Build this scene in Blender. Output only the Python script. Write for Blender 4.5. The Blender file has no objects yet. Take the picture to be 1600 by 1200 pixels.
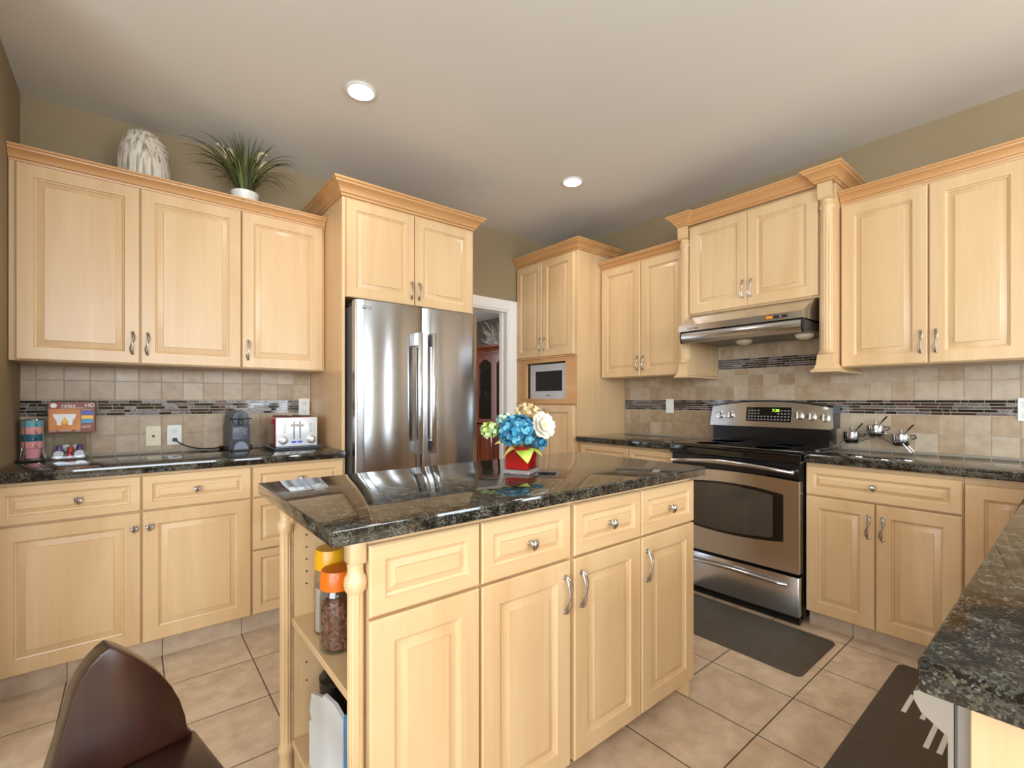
import bpy, bmesh, math, random
from mathutils import Vector, Matrix
random.seed(11)
S = bpy.context.scene
COL = S.collection
PI = math.pi

# ------------------------------------------------------------------ camera
A = math.atan2(900.0, 732.0)                 # heading, measured from +X
cam_d = bpy.data.cameras.new('camera')
cam = bpy.data.objects.new('camera', cam_d)
COL.objects.link(cam)
cam.location = (0, 0, 1.205)
cam.rotation_euler = (PI / 2, 0, A - PI / 2)
cam_d.sensor_width = 36
cam_d.lens = 732.0 / 1600 * 36
cam_d.shift_y = 25.0 / 1600
cam_d.clip_start = 0.02
S.camera = cam

# ------------------------------------------------------------------ sky, daylight, added fill lamps, exposure
W = bpy.data.worlds.new('world')
S.world = W
W.use_nodes = True
W.node_tree.nodes['Background'].inputs[0].default_value = (0.80, 0.90, 1.0, 1)
W.node_tree.nodes['Background'].inputs[1].default_value = 1.5
S.view_settings.view_transform = 'Standard'
S.view_settings.look = 'None'
S.view_settings.gamma = 1
S.view_settings.use_curve_mapping = False
S.view_settings.exposure = 0.29


def area(name, loc, rot, sx, sy, power, col):
    d = bpy.data.lights.new(name, 'AREA')
    d.shape = 'RECTANGLE'
    d.size, d.size_y, d.energy, d.color = sx, sy, power, col
    o = bpy.data.objects.new(name, d)
    COL.objects.link(o)
    o.location, o.rotation_euler = loc, rot
    return o


# patio daylight in its doorway; high, nook, side: unseen lamps added as fill
area('daylight_patio', (2.16, -3.36, 1.12), (-PI / 2 + 0.12, 0, PI), 0.84, 1.95, 48, (0.84, 0.93, 1.0))
area('added_fill_high', (-0.45, -3.36, 2.0), (-PI / 2 + 0.1, 0, PI), 3.4, 1.1, 112, (0.84, 0.93, 1.0))  # added to brighten the ceiling and back wall
area('added_fill_nook', (-2.74, -1.3, 1.35), (0, -PI / 2 - 0.25, 0), 1.6, 3.5, 142, (0.86, 0.94, 1.0))  # unseen source on the left, added as ambient fill
area('added_fill_side', (3.47, -2.75, 1.1), (0, PI / 2, 0), 1.9, 0.7, 40, (0.86, 0.94, 1.0))  # added low fill from the right-hand side
area('daylight_dining', (1.75, 6.94, 1.5), (PI / 2, 0, PI), 0.45, 1.6, 60, (0.95, 0.97, 1.0))


# ------------------------------------------------------------------ materials
def new_mat(name):
    m = bpy.data.materials.new(name)
    m.use_nodes = True
    n = m.node_tree.nodes
    return m, n, m.node_tree.links, n['Principled BSDF']


def srgb(r, g, b):
    f = lambda c: (c / 255 / 12.92) if c / 255 <= 0.04045 else ((c / 255 + 0.055) / 1.055) ** 2.4
    return (f(r), f(g), f(b), 1)


def plain(name, col, rough=0.5, metal=0.0, coat=0.0, **kw):
    m, n, l, p = new_mat(name)
    p.inputs['Base Color'].default_value = col
    p.inputs['Roughness'].default_value = rough
    p.inputs['Metallic'].default_value = metal
    p.inputs['Coat Weight'].default_value = coat
    for k, v in kw.items():
        p.inputs[k.replace('_', ' ')].default_value = v
    return m


def noisy(name, c1, c2, scale=6, rough=0.5, metal=0.0, stretch=(1, 1, 1), detail=3, bump=0.0, bscale=60, coat=0.0):
    m, n, l, p = new_mat(name)
    tc = n.new('ShaderNodeTexCoord')
    mp = n.new('ShaderNodeMapping')
    mp.inputs['Scale'].default_value = stretch
    l.new(tc.outputs['Object'], mp.inputs['Vector'])
    nz = n.new('ShaderNodeTexNoise')
    nz.inputs['Scale'].default_value = scale
    nz.inputs['Detail'].default_value = detail
    l.new(mp.outputs[0], nz.inputs['Vector'])
    rp = n.new('ShaderNodeValToRGB')
    rp.color_ramp.elements[0].position = 0.3
    rp.color_ramp.elements[0].color = c1
    rp.color_ramp.elements[1].position = 0.7
    rp.color_ramp.elements[1].color = c2
    l.new(nz.outputs['Fac'], rp.inputs['Fac'])
    l.new(rp.outputs['Color'], p.inputs['Base Color'])
    p.inputs['Roughness'].default_value = rough
    p.inputs['Metallic'].default_value = metal
    p.inputs['Coat Weight'].default_value = coat
    if bump:
        b = n.new('ShaderNodeBump')
        b.inputs['Strength'].default_value = bump
        b.inputs['Distance'].default_value = 0.002
        n2 = n.new('ShaderNodeTexNoise')
        n2.inputs['Scale'].default_value = bscale
        n2.inputs['Detail'].default_value = 4
        l.new(mp.outputs[0], n2.inputs['Vector'])
        l.new(n2.outputs['Fac'], b.inputs['Height'])
        l.new(b.outputs[0], p.inputs['Normal'])
    return m


def wood(name, c1, c2, c3, rough=0.42, axis=2, fine=1.0):
    """maple: broad soft figure + fine streaks running along one axis"""
    m, n, l, p = new_mat(name)
    tc = n.new('ShaderNodeTexCoord')
    oi = n.new('ShaderNodeObjectInfo')
    ad = n.new('ShaderNodeVectorMath')
    ad.operation = 'MULTIPLY_ADD'
    ad.inputs[1].default_value = (1, 1, 1)
    rnd = n.new('ShaderNodeCombineXYZ')
    mul = n.new('ShaderNodeMath')
    mul.operation = 'MULTIPLY'
    mul.inputs[1].default_value = 17.0
    l.new(oi.outputs['Random'], mul.inputs[0])
    for k in range(3):
        l.new(mul.outputs[0], rnd.inputs[k])
    l.new(tc.outputs['Object'], ad.inputs[0])
    l.new(rnd.outputs[0], ad.inputs[2])

    def nz(scale, along, det):
        mp = n.new('ShaderNodeMapping')
        s = [1, 1, 1]
        s[axis] = along
        mp.inputs['Scale'].default_value = s
        l.new(ad.outputs[0], mp.inputs['Vector'])
        t = n.new('ShaderNodeTexNoise')
        t.inputs['Scale'].default_value = scale
        t.inputs['Detail'].default_value = det
        t.inputs['Distortion'].default_value = 0.6
        l.new(mp.outputs[0], t.inputs['Vector'])
        return t
    a = nz(7, 0.12, 3)
    b = nz(120 * fine, 0.02, 2)
    rp = n.new('ShaderNodeValToRGB')
    e = rp.color_ramp.elements
    e[0].position, e[0].color = 0.28, c1
    e[1].position, e[1].color = 0.72, c3
    e.new(0.5).color = c2
    mx = n.new('ShaderNodeMix')
    mx.inputs[0].default_value = 0.22
    l.new(a.outputs['Fac'], mx.inputs[2])
    l.new(b.outputs['Fac'], mx.inputs[3])
    l.new(mx.outputs[0], rp.inputs['Fac'])
    l.new(rp.outputs['Color'], p.inputs['Base Color'])
    p.inputs['Roughness'].default_value = rough
    p.inputs['Specular IOR Level'].default_value = 0.5
    p.inputs['Coat Weight'].default_value = 0.38
    p.inputs['Coat Roughness'].default_value = 0.24
    return m


WOOD = wood('maple', srgb(203, 165, 119), srgb(212, 177, 132), srgb(220, 188, 146))
WOODH = wood('maple_rail', srgb(203, 165, 119), srgb(212, 177, 132), srgb(220, 188, 146), axis=0)
TRIM = wood('maple_crown', srgb(190, 138, 86), srgb(199, 149, 96), srgb(208, 161, 108), axis=0)
PANEL = wood('maple_veneer', srgb(214, 172, 124), srgb(222, 182, 135), srgb(229, 192, 147))
MAHOG = wood('mahogany', srgb(84, 34, 20), srgb(112, 50, 28), srgb(136, 66, 38), rough=0.2)
DARKW = wood('espresso', srgb(26, 9, 5), srgb(42, 16, 8), srgb(60, 25, 12), rough=0.3)


def granite():
    m, n, l, p = new_mat('granite')
    tc = n.new('ShaderNodeTexCoord')
    dn = n.new('ShaderNodeTexNoise')
    dn.inputs['Scale'].default_value = 180
    dn.inputs['Detail'].default_value = 3
    l.new(tc.outputs['Object'], dn.inputs['Vector'])
    dm = n.new('ShaderNodeVectorMath')
    dm.operation = 'MULTIPLY_ADD'
    dm.inputs[1].default_value = (0.008, 0.008, 0.008)
    l.new(dn.outputs['Color'], dm.inputs[0])
    l.new(tc.outputs['Object'], dm.inputs[2])
    v = n.new('ShaderNodeTexVoronoi')
    v.inputs['Scale'].default_value = 300
    v.inputs['Randomness'].default_value = 1
    l.new(dm.outputs[0], v.inputs['Vector'])
    sp = n.new('ShaderNodeSeparateColor')
    l.new(v.outputs['Color'], sp.inputs[0])
    rp = n.new('ShaderNodeValToRGB')
    e = rp.color_ramp.elements
    e[0].position, e[0].color = 0.0, srgb(22, 23, 23)
    e[1].position, e[1].color = 0.36, srgb(40, 40, 38)
    e.new(0.55).color = srgb(78, 72, 60)
    e.new(0.72).color = srgb(84, 88, 88)
    e.new(0.87).color = srgb(106, 96, 70)
    e.new(0.96).color = srgb(126, 128, 122)
    l.new(sp.outputs[0], rp.inputs['Fac'])
    nz = n.new('ShaderNodeTexNoise')
    nz.inputs['Scale'].default_value = 28
    nz.inputs['Detail'].default_value = 5
    l.new(tc.outputs['Object'], nz.inputs['Vector'])
    r2 = n.new('ShaderNodeValToRGB')
    r2.color_ramp.elements[0].position = 0.38
    r2.color_ramp.elements[0].color = (0.18, 0.18, 0.18, 1)
    r2.color_ramp.elements[1].position = 0.68
    r2.color_ramp.elements[1].color = (1.05, 1.05, 1.05, 1)
    l.new(nz.outputs['Fac'], r2.inputs['Fac'])
    mx = n.new('ShaderNodeMix')
    mx.data_type = 'RGBA'
    mx.blend_type = 'MULTIPLY'
    mx.inputs[0].default_value = 1
    l.new(rp.outputs['Color'], mx.inputs[6])
    l.new(r2.outputs['Color'], mx.inputs[7])
    l.new(mx.outputs[2], p.inputs['Base Color'])
    p.inputs['Roughness'].default_value = 0.045
    p.inputs['IOR'].default_value = 1.7
    return m


GRAN = granite()


def steel(name, col, rough, aniso=0.0, streak=(1, 1, 60)):
    m, n, l, p = new_mat(name)
    p.inputs['Base Color'].default_value = col
    p.inputs['Metallic'].default_value = 1
    tc = n.new('ShaderNodeTexCoord')
    mp = n.new('ShaderNodeMapping')
    mp.inputs['Scale'].default_value = streak
    l.new(tc.outputs['Object'], mp.inputs['Vector'])
    nz = n.new('ShaderNodeTexNoise')
    nz.inputs['Scale'].default_value = 12
    nz.inputs['Detail'].default_value = 2
    l.new(mp.outputs[0], nz.inputs['Vector'])
    mr = n.new('ShaderNodeMapRange')
    mr.inputs['To Min'].default_value = rough * 0.85
    mr.inputs['To Max'].default_value = rough * 1.15
    l.new(nz.outputs['Fac'], mr.inputs['Value'])
    l.new(mr.outputs[0], p.inputs['Roughness'])
    if aniso:
        p.inputs['Anisotropic'].default_value = aniso
        t = n.new('ShaderNodeCombineXYZ')       # grain runs level, so highlights smear up and down
        t.inputs[2].default_value = 1.0
        l.new(t.outputs[0], p.inputs['Tangent'])
    return m


STEEL = steel('brushed_steel', srgb(212, 215, 220), 0.2, 0.75)
STEELF = steel('fridge_steel', srgb(168, 168, 170), 0.17, 0.75)
STEELD = steel('bright_steel', srgb(205, 205, 205), 0.16, 0.0)
CHROME = plain('polished_steel', srgb(205, 205, 205), 0.12, 1)
PEWTER = plain('antique_pewter', srgb(178, 172, 166), 0.3, 1)
BLACKG = plain('black_glass', srgb(10, 10, 11), 0.05, 0, 0.5)
BLACK = plain('black_enamel', srgb(16, 16, 17), 0.22)
BLACKP = plain('black_plastic', srgb(26, 27, 30), 0.4)
GREYP = plain('grey_plastic', srgb(70, 72, 78), 0.4)
FRIDGES = plain('grey_fridge_side', srgb(96, 93, 90), 0.4)
WHITEP = plain('white_plastic', srgb(238, 238, 234), 0.35)
CREAMP = plain('cream_plastic', srgb(232, 222, 190), 0.35)
WHITE = plain('white_casing_paint', srgb(236, 234, 228), 0.35)
WALL = noisy('taupe_wall_paint', srgb(150, 131, 100), srgb(154, 135, 104), 3, 0.75, bump=0.05, bscale=250)
CEIL = noisy('ceiling_paint', srgb(224, 221, 215), srgb(227, 224, 218), 2, 0.8)
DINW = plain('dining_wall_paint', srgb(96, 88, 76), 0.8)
SHADOW = plain('painted_hole_shade', srgb(20, 17, 14), 0.8)
GROUT = plain('grout', srgb(196, 184, 166), 0.9)
TILES = [noisy('stone_tile', c, d, 22, 0.34, bump=0.25, bscale=40, detail=5) for c, d in (
    (srgb(170, 145, 116), srgb(186, 164, 137)), (srgb(158, 131, 102), srgb(178, 153, 124)),
    (srgb(180, 158, 132), srgb(196, 178, 155)), (srgb(162, 135, 104), srgb(184, 158, 128)),
    (srgb(174, 152, 126), srgb(192, 172, 148)))]
MOS = [plain('dark_glass_mosaic', srgb(34, 26, 24), 0.08, 0, 0.5), plain('brown_glass_mosaic', srgb(62, 44, 40), 0.08, 0, 0.5),
       noisy('etched_mosaic', srgb(50, 44, 44), srgb(140, 134, 132), 160, 0.18, 0.3),
       plain('mauve_mosaic', srgb(112, 96, 94), 0.12, 0, 0.4), plain('black_mosaic', srgb(18, 15, 15), 0.06, 0, 0.5)]


def floor_mat():
    m, n, l, p = new_mat('floor_tile')
    tc = n.new('ShaderNodeTexCoord')
    mp = n.new('ShaderNodeMapping')
    mp.inputs['Location'].default_value = (-0.113 + 0.327 * 20, -0.752 + 0.3395 * 20, 0)
    l.new(tc.outputs['Object'], mp.inputs['Vector'])
    b = n.new('ShaderNodeTexBrick')
    b.offset = 0
    b.squash = 1
    b.inputs['Scale'].default_value = 1
    b.inputs['Brick Width'].default_value = 0.327
    b.inputs['Row Height'].default_value = 0.3395
    b.inputs['Mortar Size'].default_value = 0.0028
    b.inputs['Mortar Smooth'].default_value = 0.1
    b.inputs['Color1'].default_value = srgb(214, 192, 166)
    b.inputs['Color2'].default_value = srgb(221, 200, 175)
    b.inputs['Mortar'].default_value = srgb(98, 90, 76)
    l.new(mp.outputs[0], b.inputs['Vector'])
    nz = n.new('ShaderNodeTexNoise')
    nz.inputs['Scale'].default_value = 9
    nz.inputs['Detail'].default_value = 7
    nz.inputs['Roughness'].default_value = 0.65
    l.new(tc.outputs['Object'], nz.inputs['Vector'])
    r = n.new('ShaderNodeValToRGB')
    r.color_ramp.elements[0].position = 0.3
    r.color_ramp.elements[0].color = srgb(215, 205, 195)
    r.color_ramp.elements[1].position = 0.66
    r.color_ramp.elements[1].color = (1, 1, 1, 1)
    l.new(nz.outputs['Fac'], r.inputs['Fac'])
    mx = n.new('ShaderNodeMix')
    mx.data_type = 'RGBA'
    mx.blend_type = 'MULTIPLY'
    mx.inputs[0].default_value = 1
    l.new(b.outputs['Color'], mx.inputs[6])
    l.new(r.outputs['Color'], mx.inputs[7])
    l.new(mx.outputs[2], p.inputs['Base Color'])
    p.inputs['Roughness'].default_value = 0.42
    bp = n.new('ShaderNodeBump')
    bp.inputs['Strength'].default_value = 0.3
    bp.inputs['Distance'].default_value = 0.003
    bp.invert = True
    l.new(b.outputs['Fac'], bp.inputs['Height'])
    l.new(bp.outputs[0], p.inputs['Normal'])
    return m


FLOOR = floor_mat()
BASET = noisy('toe_kick_tile', srgb(172, 150, 128), srgb(196, 176, 152), 14, 0.45, detail=6)
MAT = noisy('rubber_mat', srgb(74, 66, 56), srgb(82, 74, 62), 30, 0.55, bump=0.3, bscale=180)


def emit(name, col, s):
    m, n, l, p = new_mat(name)
    p.inputs['Base Color'].default_value = [c * 0.6 for c in col[:3]] + [1]
    p.inputs['Emission Color'].default_value = col
    p.inputs['Emission Strength'].default_value = s
    return m


def clear(name, tint=(1, 1, 1, 1), gloss=0.1):
    """thin clear wall: fresnel mix of see-through and gloss"""
    m = bpy.data.materials.new(name)
    m.use_nodes = True
    n, l = m.node_tree.nodes, m.node_tree.links
    n.clear()
    o = n.new('ShaderNodeOutputMaterial')
    t = n.new('ShaderNodeBsdfTransparent')
    t.inputs[0].default_value = tint
    g = n.new('ShaderNodeBsdfGlossy')
    g.inputs['Roughness'].default_value = 0.04
    f = n.new('ShaderNodeLayerWeight')
    f.inputs[0].default_value = 0.5
    pw = n.new('ShaderNodeMath')
    pw.operation = 'POWER'
    pw.inputs[1].default_value = 4.0
    l.new(f.outputs['Facing'], pw.inputs[0])
    a = n.new('ShaderNodeMath')
    a.operation = 'MULTIPLY_ADD'
    a.use_clamp = True
    a.inputs[1].default_value = 0.4
    a.inputs[2].default_value = 0.02 + gloss * 0.3
    mx = n.new('ShaderNodeMixShader')
    l.new(pw.outputs[0], a.inputs[0])
    l.new(a.outputs[0], mx.inputs[0])
    l.new(t.outputs[0], mx.inputs[1])
    l.new(g.outputs[0], mx.inputs[2])
    l.new(mx.outputs[0], o.inputs[0])
    return m


CLEAR = clear('clear_acrylic', (0.94, 0.95, 0.95, 1))
PANE = clear('window_glass', (0.98, 0.99, 0.99, 1))
CABGLASS = clear('cabinet_glass', (0.55, 0.56, 0.56, 1), 0.8)
VGLASS = clear('vase_glass', (0.95, 0.93, 0.93, 1), 0.12)


# ------------------------------------------------------------------ mesh helpers
class MB:
    def __init__(s):
        s.v, s.f, s.m = [], [], []

    def add(s, vs, fs, mi=0):
        o = len(s.v)
        s.v += [tuple(v) for v in vs]
        for f in fs:
            s.f.append([i + o for i in f])
            s.m.append(mi)
        return s

    def box(s, x0, x1, y0, y1, z0, z1, bev=0.0, mi=0, seg=1):
        if bev <= 0:
            vs = [(x, y, z) for x in (x0, x1) for y in (y0, y1) for z in (z0, z1)]
            return s.add(vs, [(0, 1, 3, 2), (4, 6, 7, 5), (0, 4, 5, 1), (2, 3, 7, 6), (0, 2, 6, 4), (1, 5, 7, 3)], mi)
        b = bmesh.new()
        bmesh.ops.create_cube(b, size=1)
        for v in b.verts:
            v.co = ((x0 + x1) / 2 + v.co.x * (x1 - x0), (y0 + y1) / 2 + v.co.y * (y1 - y0), (z0 + z1) / 2 + v.co.z * (z1 - z0))
        bmesh.ops.bevel(b, geom=b.edges[:], offset=bev, segments=seg, affect='EDGES', profile=0.5)
        return s.bm(b, mi)

    def bm(s, b, mi=0):
        b.verts.index_update()
        s.add([v.co[:] for v in b.verts], [[v.index for v in f.verts] for f in b.faces], mi)
        b.free()
        return s

    def prism(s, poly, a, b, axis='y', mi=0):
        """extrude a 2D polygon; axis y: poly in (x,z); axis x: poly in (y,z); axis z: poly in (x,y)"""
        n = len(poly)

        def P(p, t):
            return {'y': (p[0], t, p[1]), 'x': (t, p[0], p[1]), 'z': (p[0], p[1], t)}[axis]
        vs = [P(p, a) for p in poly] + [P(p, b) for p in poly]
        fs = [list(range(n))[::-1], list(range(n, 2 * n))]
        for i in range(n):
            j = (i + 1) % n
            fs.append([i, j, n + j, n + i])
        return s.add(vs, fs, mi)

    def lathe(s, prof, c=(0, 0, 0), seg=24, axis='z', mi=0, a0=0.0, a1=2 * PI, mod=None):
        full = abs(a1 - a0 - 2 * PI) < 1e-6
        k = seg if full else seg + 1
        vs = []
        for (r, z) in prof:
            for i in range(k):
                t = a0 + (a1 - a0) * i / seg
                rr = r * (mod(z, t) if mod else 1)
                x, y = rr * math.cos(t), rr * math.sin(t)
                p = {'z': (x, y, z), 'y': (x, z, y), 'x': (z, x, y)}[axis]
                vs.append((c[0] + p[0], c[1] + p[1], c[2] + p[2]))
        fs = []
        for j in range(len(prof) - 1):
            for i in range(seg):
                i2 = (i + 1) % k
                fs.append([j * k + i, j * k + i2, (j + 1) * k + i2, (j + 1) * k + i])
        if prof[0][0] > 1e-5:
            fs.append([i for i in range(k)][::-1])
        if prof[-1][0] > 1e-5:
            fs.append([(len(prof) - 1) * k + i for i in range(k)])
        return s.add(vs, fs, mi)

    def tube(s, pts, rad, seg=8, mi=0, closed=False, flat=1.0):
        P = [Vector(p) for p in pts]
        n = len(P)
        R = rad if isinstance(rad, (list, tuple)) else [rad] * n
        vs, fs = [], []
        up = Vector((0.13, 0.31, 0.94)).normalized()
        for i in range(n):
            if closed:
                t = P[(i + 1) % n] - P[i - 1]
            else:
                t = P[min(i + 1, n - 1)] - P[max(i - 1, 0)]
            t.normalize()
            a = t.cross(up)
            if a.length < 0.05:
                a = t.cross(Vector((1, 0, 0)))
            a.normalize()
            b = t.cross(a)
            up = (a.cross(t)).normalized()
            for k in range(seg):
                q = 2 * PI * k / seg
                vs.append(P[i] + a * math.cos(q) * R[i] + b * math.sin(q) * R[i] * flat)
        for i in range(n if closed else n - 1):
            j = (i + 1) % n
            for k in range(seg):
                k2 = (k + 1) % seg
                fs.append([i * seg + k, i * seg + k2, j * seg + k2, j * seg + k])
        if not closed:
            fs.append(list(range(seg))[::-1])
            fs.append([(n - 1) * seg + k for k in range(seg)])
        return s.add(vs, fs, mi)

    def ball(s, c, r, seg=14, rings=9, mi=0, sc=(1, 1, 1)):
        pr = [(math.sin(PI * i / rings), -math.cos(PI * i / rings)) for i in range(rings + 1)]
        o = MB().lathe(pr, seg=seg)
        return s.add([(c[0] + v[0] * r * sc[0], c[1] + v[1] * r * sc[1], c[2] + v[2] * r * sc[2]) for v in o.v], o.f, mi)

    def door(s, x0, x1, z0, z1, t=0.02, st=0.058, ra=0.034, y=0.0, flat=False):
        """raised-panel front standing from y (back) to y - t (front)"""
        pr = [(0, 0), (0, t - 0.004), (0.004, t)]
        if not flat:
            pr += [(st, t), (st + 0.003, t - 0.006), (st + 0.009, t - 0.008), (st + 0.011, t - 0.0125),
                   (st + ra, t - 0.0055), (st + ra + 0.001, t - 0.0015)]
        vs, fs = [], []
        for (i, d) in pr:
            vs += [(x0 + i, y - d, z0 + i), (x1 - i, y - d, z0 + i), (x1 - i, y - d, z1 - i), (x0 + i, y - d, z1 - i)]
        for k in range(len(pr) - 1):
            for i in range(4):
                j = (i + 1) % 4
                fs.append([k * 4 + i, k * 4 + j, k * 4 + 4 + j, k * 4 + 4 + i])
        fs.append([(len(pr) - 1) * 4 + i for i in range(4)])
        fs.append([3, 2, 1, 0])
        return s.add(vs, fs)

    def sweep(s, prof, path, mi=0):
        """closed profile (out,z) along a plan polyline, mitred; outside lies to the right of travel"""
        P = [Vector((p[0], p[1])) for p in path]
        n, k = len(P), len(prof)
        vs, fs = [], []
        for i in range(n):
            d0 = (P[i] - P[i - 1]).normalized() if i > 0 else None
            d1 = (P[i + 1] - P[i]).normalized() if i < n - 1 else None
            if d0 is None:
                d0 = d1
            if d1 is None:
                d1 = d0
            n0, n1 = Vector((d0.y, -d0.x)), Vector((d1.y, -d1.x))
            m = (n0 + n1)
            m = m / max(0.2, m.dot(n0))
            for (o, z) in prof:
                vs.append((P[i].x + m.x * o, P[i].y + m.y * o, z))
        for i in range(n - 1):
            for j in range(k):
                j2 = (j + 1) % k
                fs.append([i * k + j, (i + 1) * k + j, (i + 1) * k + j2, i * k + j2])
        fs.append([j for j in range(k)][::-1])
        fs.append([(n - 1) * k + j for j in range(k)])
        return s.add(vs, fs, mi)

    def xf(s, M):
        s.v = [tuple(M @ Vector(v)) for v in s.v]
        return s

    def build(s, name, mats, parent=None, smooth=35, loc=None):
        me = bpy.data.meshes.new(name)
        me.from_pydata(s.v, [], s.f)
        for m in (mats if isinstance(mats, list) else [mats]):
            me.materials.append(m)
        me.polygons.foreach_set('material_index', s.m)
        b = bmesh.new()
        b.from_mesh(me)
        bmesh.ops.recalc_face_normals(b, faces=b.faces[:])
        b.to_mesh(me)
        b.free()
        me.polygons.foreach_set('use_smooth', [True] * len(me.polygons))
        me.set_sharp_from_angle(angle=math.radians(smooth))
        o = bpy.data.objects.new(name, me)
        COL.objects.link(o)
        if parent:
            o.parent = parent
        if loc:
            o.location = loc
        return o


def tag(o, label, cat, group=None, kind=None):
    o['label'], o['category'] = label, cat
    if group:
        o['group'] = group
    if kind:
        o['kind'] = kind
    return o


def thing(name, label, cat, loc=(0, 0, 0), rz=0.0, group=None):
    o = bpy.data.objects.new(name, None)
    o.empty_display_size = 0.05
    COL.objects.link(o)
    o.location, o.rotation_euler = loc, (0, 0, rz)
    return tag(o, label, cat, group)


def struct(name, mb, m, label=None):
    o = mb.build(name, m)
    o['kind'] = 'structure'
    if label:
        o['label'] = label
        o['category'] = name.split('_')[0]
    return o


def dup(root, loc, rz, label, group=None):
    r = root.copy()
    COL.objects.link(r)
    r.location, r.rotation_euler = loc, (0, 0, rz)
    r['label'] = label
    if group:
        r['group'] = group
    for ch in list(root.children):
        c = ch.copy()
        COL.objects.link(c)
        c.parent = r
        for g in list(ch.children):
            d = g.copy()
            COL.objects.link(d)
            d.parent = c
    return r


def text_mb(txt, size, M, mi=0, depth=0.0006, align='CENTER'):
    """lettering as thin solid glyphs; M maps text space (x right, y up, z out) to local space"""
    c = bpy.data.curves.new('glyphs', 'FONT')
    c.body, c.size, c.extrude, c.align_x, c.align_y = txt, size, depth, align, 'CENTER'
    o = bpy.data.objects.new('glyphs', c)
    COL.objects.link(o)
    bpy.context.view_layer.update()
    me = bpy.data.meshes.new_from_object(o.evaluated_get(bpy.context.evaluated_depsgraph_get()))
    mb = MB().add([v.co[:] for v in me.vertices], [list(p.vertices) for p in me.polygons], mi)
    bpy.data.objects.remove(o)
    bpy.data.curves.remove(c)
    bpy.data.meshes.remove(me)
    return mb.xf(M)


def front(x, y, z):
    """text plane on a face looking along -y"""
    return Matrix.Translation((x, y, z)) @ Matrix.Rotation(PI / 2, 4, 'X')


# ------------------------------------------------------------------ cabinet parts
def pull_mb(x, z, y=-0.02, L=0.112):
    """twisted S-shaped pewter pull, two strands crossing"""
    mb = MB()
    N = 22
    for sgn in (-1, 1):
        pts, rr = [], []
        for i in range(N + 1):
            t = i / N
            sx = 0.0042 * math.sin(2 * PI * t) + sgn * 0.0052 * math.sin(2 * PI * t)
            off = 0.004 + 0.020 * math.sin(PI * t) ** 0.55 + sgn * 0.0022 * math.cos(PI * t)
            pts.append((x + sx, y - off, z + L * (0.5 - t)))
            rr.append(0.0025 + 0.0014 * abs(2 * t - 1) ** 2)
        mb.tube(pts, rr, 7)
    for e in (0.5, -0.5):
        mb.lathe([(0.0075, -0.001), (0.0085, 0.0), (0.0068, 0.006), (0.0, 0.008)], (x, y, z + e * L * 0.93), 10, 'y',)
    o = MB()
    o.v = [(v[0], v[1] if v[1] <= y else 2 * y - v[1], v[2]) for v in mb.v]
    o.f, o.m = mb.f, mb.m
    return o


def knob_mb(x, z, y=-0.02):
    """pewter knob shaped like a furled three-lobed leaf"""
    mb = MB()
    mb.lathe([(0.008, 0), (0.006, -0.004), (0.0055, -0.014), (0.0, -0.015)], (x, y, z), 10, 'y')
    for k, (dx, tilt) in enumerate(((-0.007, -0.4), (0.0, 0.05), (0.0075, 0.5))):
        pts, rr = [], []
        for i in range(9):
            t = i / 8
            w = t - 0.55
            pts.append((x + dx * (0.5 + t * 0.9) + math.sin(tilt) * w * 0.012, y - 0.016 - 0.004 * math.sin(PI * t) - 0.002 * (k == 1), z - 0.014 + 0.028 * t - abs(dx) * 0.4))
            rr.append(0.002 + 0.0043 * math.sin(PI * min(1, t * 0.85 + 0.1)))
        mb.tube(pts, rr, 8)
    return mb


CROWN = [(0, 0), (0.006, 0), (0.008, 0.010), (0.016, 0.014), (0.020, 0.026), (0.034, 0.044), (0.046, 0.050), (0.048, 0.058), (0.056, 0.062), (0.056, 0.072), (0, 0.072)]


def crown_prof(z, h=0.072, out=0.056, back=0.02):
    return [(-back, z)] + [(o / 0.056 * out, z + q / 0.072 * h) for o, q in CROWN[1:-1]] + [(-back, z + h)]


def cab_fronts(root, fr):
    """fr: (kind, x0, x1, z0, z1, handle) with handle None | ('pull', x, z) | ('knob', x, z)"""
    for (kind, x0, x1, z0, z1, h) in fr:
        g = 0.002
        if kind == 'door':
            d = MB().door(x0 + g, x1 - g, z0 + g, z1 - g).build('door', WOOD, root, 25)
        else:
            d = MB().door(x0 + g, x1 - g, z0 + g, z1 - g, st=0.036, ra=0.026).build('drawer', WOODH, root, 25)
        if h:
            (pull_mb if h[0] == 'pull' else knob_mb)(h[1], h[2]).build('handle' if h[0] == 'pull' else 'knob', PEWTER, d)


RW = -PI / 2                                 # cabinets on the right wall: local x -> -Y, local y -> +X

# ------------------------------------------------------------------ setting
H = 2.74
struct('floor', MB().box(-2.8, 6.0, -3.5, 7.2, -0.1, 0), FLOOR, 'beige square tile floor with dark grout')
struct('ceiling', MB().box(-2.8, 3.54, -3.5, 3.49, H, H + 0.1), CEIL, 'pale grey painted ceiling with recessed lights')
DX0, DX1, DZ = 1.93, 2.70, 2.03
wb = MB().box(-0.55, DX0, 3.37, 3.49, 0, H).box(DX1, 3.54, 3.37, 3.49, 0, H).box(DX0, DX1, 3.37, 3.49, DZ, H)
struct('wall_back', wb, WALL, 'taupe wall behind the refrigerator with a cased doorway')
struct('wall_right', MB().box(3.42, 3.54, -2.4, 3.37, 0, H).box(3.42, 3.54, -3.5, -3.1, 0, H).box(3.42, 3.54, -3.1, -2.4, 2.12, H), WALL, 'taupe wall behind the stove')
struct('wall_left', MB().box(-0.55, -0.43, 2.2, 3.37, 0, H), WALL, 'taupe wall at the left edge')
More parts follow.
